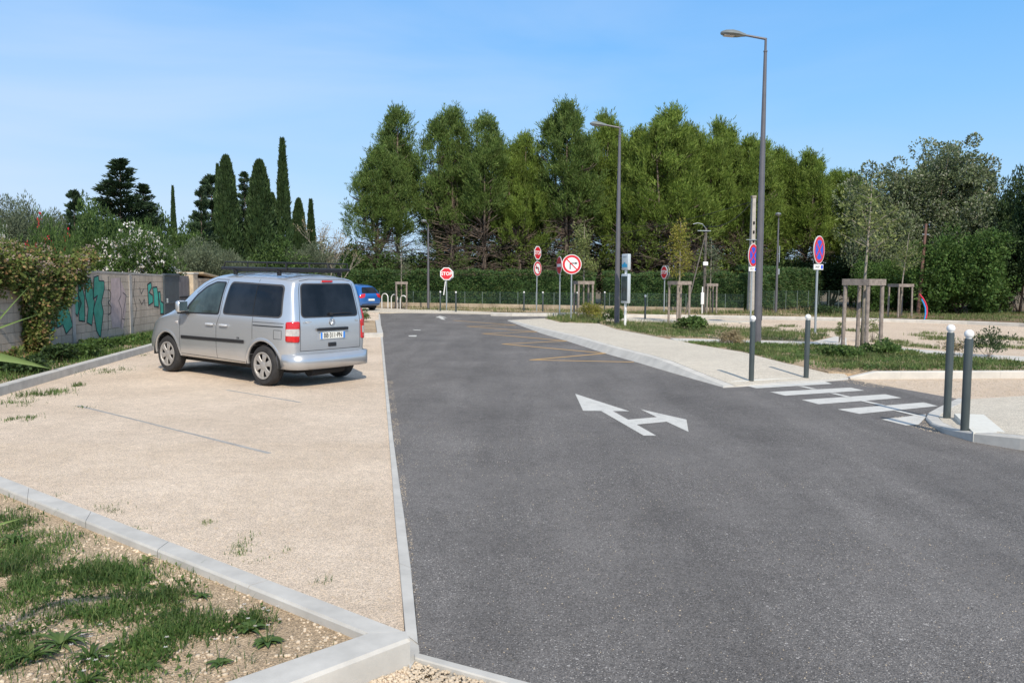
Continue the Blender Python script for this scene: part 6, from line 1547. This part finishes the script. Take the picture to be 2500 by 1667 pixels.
rosette(1110, 705, 18, .08, .030, 'weedg', 'broad leaved weed beside the grass tuft near the planter corner', 5, .9, 3)
rosette(970, 850, 14, .06, .024, 'weedg', 'small broad leaved weed by the near planter kerb', 6, .5, 2)
rosette(60, 320, 18, .15, .016, 'weedg', 'light green grass like rosette at the upper left of the planter', 7, 1.3)
rosette(660, 870, 12, .06, .022, 'weedg', 'small leafy weed at the bottom of the planter', 8, .7, 2)
rosette(480, 790, 10, .05, .02, 'weedg', 'tiny leafy weed between the bright rosette and the grass tufts', 9, .9)
rosette(640, 405, 12, .07, .02, 'young', 'pale spindly weed at the upper edge of the planter grass', 10, 1.4)
rosette(890, 560, 10, .07, .016, 'weedg', 'low weed on the bare soil in the middle of the planter', 11, .8)
rosette(380, 940, 12, .08, .02, 'grassf', 'flowering weed at the bottom picture edge', 12, 1.0, 5)
# reed blades reaching in from the left, close to the camera
rp = empty('reed_plant', (-2.35, 2.6, .07), 0, 'reed like plant whose long pale green blades reach in at the left edge', 'plant')
for (x0, y0, x1, y1, wd_) in ((-260, 1130, 68, 702, .012), (-300, 960, 99, 766, .008), (-260, 860, 124, 900, .030), (-250, 900, 20, 930, .010), (-300, 1420, 62, 1262, .014), (-280, 700, 14, 762, .01), (-300, 1400, 20, 1340, .010), (-400, 1300, -60, 600, .012)):
    a, c_ = AT(x0, y0, 2.5)-rp.location, AT(x1, y1, 2.6)-rp.location; vs = []; fs = []; mid = a.lerp(c_, .45)+Vector((0, 0, .05)); st = Vector((random.uniform(-.05, .05), random.uniform(-.05, .05), 0))
    for k in range(15):
        t = k/14
        if t < .35: p = st.lerp(a, t/.35); p.z = a.z*math.sin(t/.35*math.pi/2)
        else: q = (t-.35)/.65; p = a*(1-q)**2+mid*2*q*(1-q)+c_*q*q
        w_ = wd_*(1-max(0, t-.4)/.6)**.8+.0006; vs += [p+Vector((0, -w_*.35, -w_)), p+Vector((0, .003, 0)), p+Vector((0, -w_*.35, w_))]
    for k in range(14):
        for q in range(2): fs.append((k*3+q, k*3+q+1, k*3+q+4, k*3+q+3))
    m = MB(); m.add(vs, fs); link('blade', m.mesh('blade'), M['reed'], rp, True)
# tufts in the gravel
k = 0; tuf = []
for x, y, r, n, h in ((265, 1162, .09, 90, .03), (255, 1175, .06, 50, .03), (545, 1240, .10, 110, .035), (548, 1256, .07, 60, .03), (548, 1270, .05, 50, .03), (478, 1198, .05, 50, .03), (667, 1262, .05, 40, .03), (740, 1332, .05, 30, .05), (325, 1210, .08, 60, .02), (600, 1290, .09, 40, .02), (130, 1135, .07, 40, .02),
                      (95, 905, .30, 700, .09), (130, 900, .15, 260, .07), (258, 853, .38, 700, .07), (50, 962, .16, 260, .05), (178, 885, .12, 140, .08), (20, 925, .20, 200, .06), (60, 928, .15, 120, .05), (320, 815, .25, 160, .04), (840, 770, .3, 120, .04), (190, 935, .1, 60, .03)):
    rng = np.random.default_rng(200+k); p = G(x*D, y*D, 0); d = rng.normal(size=(n*2, 2))*r*.5*np.array([1.2, .9]); Q = np.hstack([np.array([[p.x, p.y]])+d*np.array([1, 1.6]), np.full((len(d), 1), -.006)]); Q = thin(Q, 5.0, -.05, .15, k); k += 1
    Q = Q[rng.uniform(0, 1, len(Q)) < (.55 if y > 1000 else .45)]; tuf.append(blades(Q, h*.8, .0035 if y > 1000 else .007, 1.2))
V, F = join(tuf); tag(raw('weed_tufts_in_gravel', V, F, M['grassf']), kind='stuff')
# stones
def stones(name, P, s0, s1, mat, flat=.6):
    t = (1+5**.5)/2; I = np.array([(-1, t, 0), (1, t, 0), (-1, -t, 0), (1, -t, 0), (0, -1, t), (0, 1, t), (0, -1, -t), (0, 1, -t), (t, 0, -1), (t, 0, 1), (-t, 0, -1), (-t, 0, 1)])/1.9
    Fi = np.array([(0, 11, 5), (0, 5, 1), (0, 1, 7), (0, 7, 10), (0, 10, 11), (1, 5, 9), (5, 11, 4), (11, 10, 2), (10, 7, 6), (7, 1, 8), (3, 9, 4), (3, 4, 2), (3, 2, 6), (3, 6, 8), (3, 8, 9), (4, 9, 5), (2, 4, 11), (6, 2, 10), (8, 6, 7), (9, 8, 1)])
    n = len(P); s_ = s0+(s1-s0)*rng.uniform(0, 1, n)**3; a = rng.uniform(0, 6.28, n); B = I[None]*rng.uniform(.7, 1.3, (n, 12, 1))*s_[:, None, None]*np.array([1, .75, flat]); c, q = np.cos(a)[:, None], np.sin(a)[:, None]
    V = np.stack([B[:, :, 0]*c-B[:, :, 1]*q, B[:, :, 0]*q+B[:, :, 1]*c, B[:, :, 2]], 2)+P[:, None, :]+np.array([0, 0, 1])*(s_*flat*.3)[:, None, None]
    F = (np.arange(n)[:, None, None]*12+Fi[None]).reshape(-1, 3); return tag(raw(name, V.reshape(-1, 3), F, M[mat]), kind='stuff')
rng = np.random.default_rng(9)
stones('planter_stones', thin(sample(planter, 26000, .07), 3, -.25, .3), .0018, .015, 'stone')
stones('gravel_stones', sample(GP([(0, 1080), (930, 1080), (975, 1520), (0, 1140)]), 22000, -.006), .0015, .0055, 'stone')
rd_ = GP([(950, 1020), (1500, 1060), (2500, 1300), (2500, 1667), (1300, 1655), (1025, 1585)])
stones('loose_road_grit', thin(sample(rd_, 5200, .001), .9, -.05, .3, 1), .0012, .0045, 'stone')
stones('roadside_grit', thin(sample(GP([(944, 930), (960, 930), (1040, 1585), (1024, 1585)]), 2600, .002), 2, -.1, .3, 1), .0015, .005, 'stone')
stones('corner_gravel', sample(GP([(1003, 1606), (1290, 1685), (1180, 1760), (760, 1720)]), 2600, -.004), .004, .014, 'stone')
stones('crossing_grit', sample(GP([(2040, 928), (2090, 925), (2200, 945), (2120, 945)]), 500, .001), .003, .010, 'stone')
stones('crossing_grit', sample(GP([(2180, 1018), (2262, 1012), (2300, 1060), (2230, 1045)]), 900, .001), .002, .008, 'stone')
stones('far_bay_stones', sample(GP([(2080, 928), (2500, 926), (2500, 965), (2340, 970)]), 1500, -.002), .004, .012, 'stone')
for o_ in bpy.data.objects:
    for k_ in ('h', 'w'):
        if k_ in o_: del o_[k_]
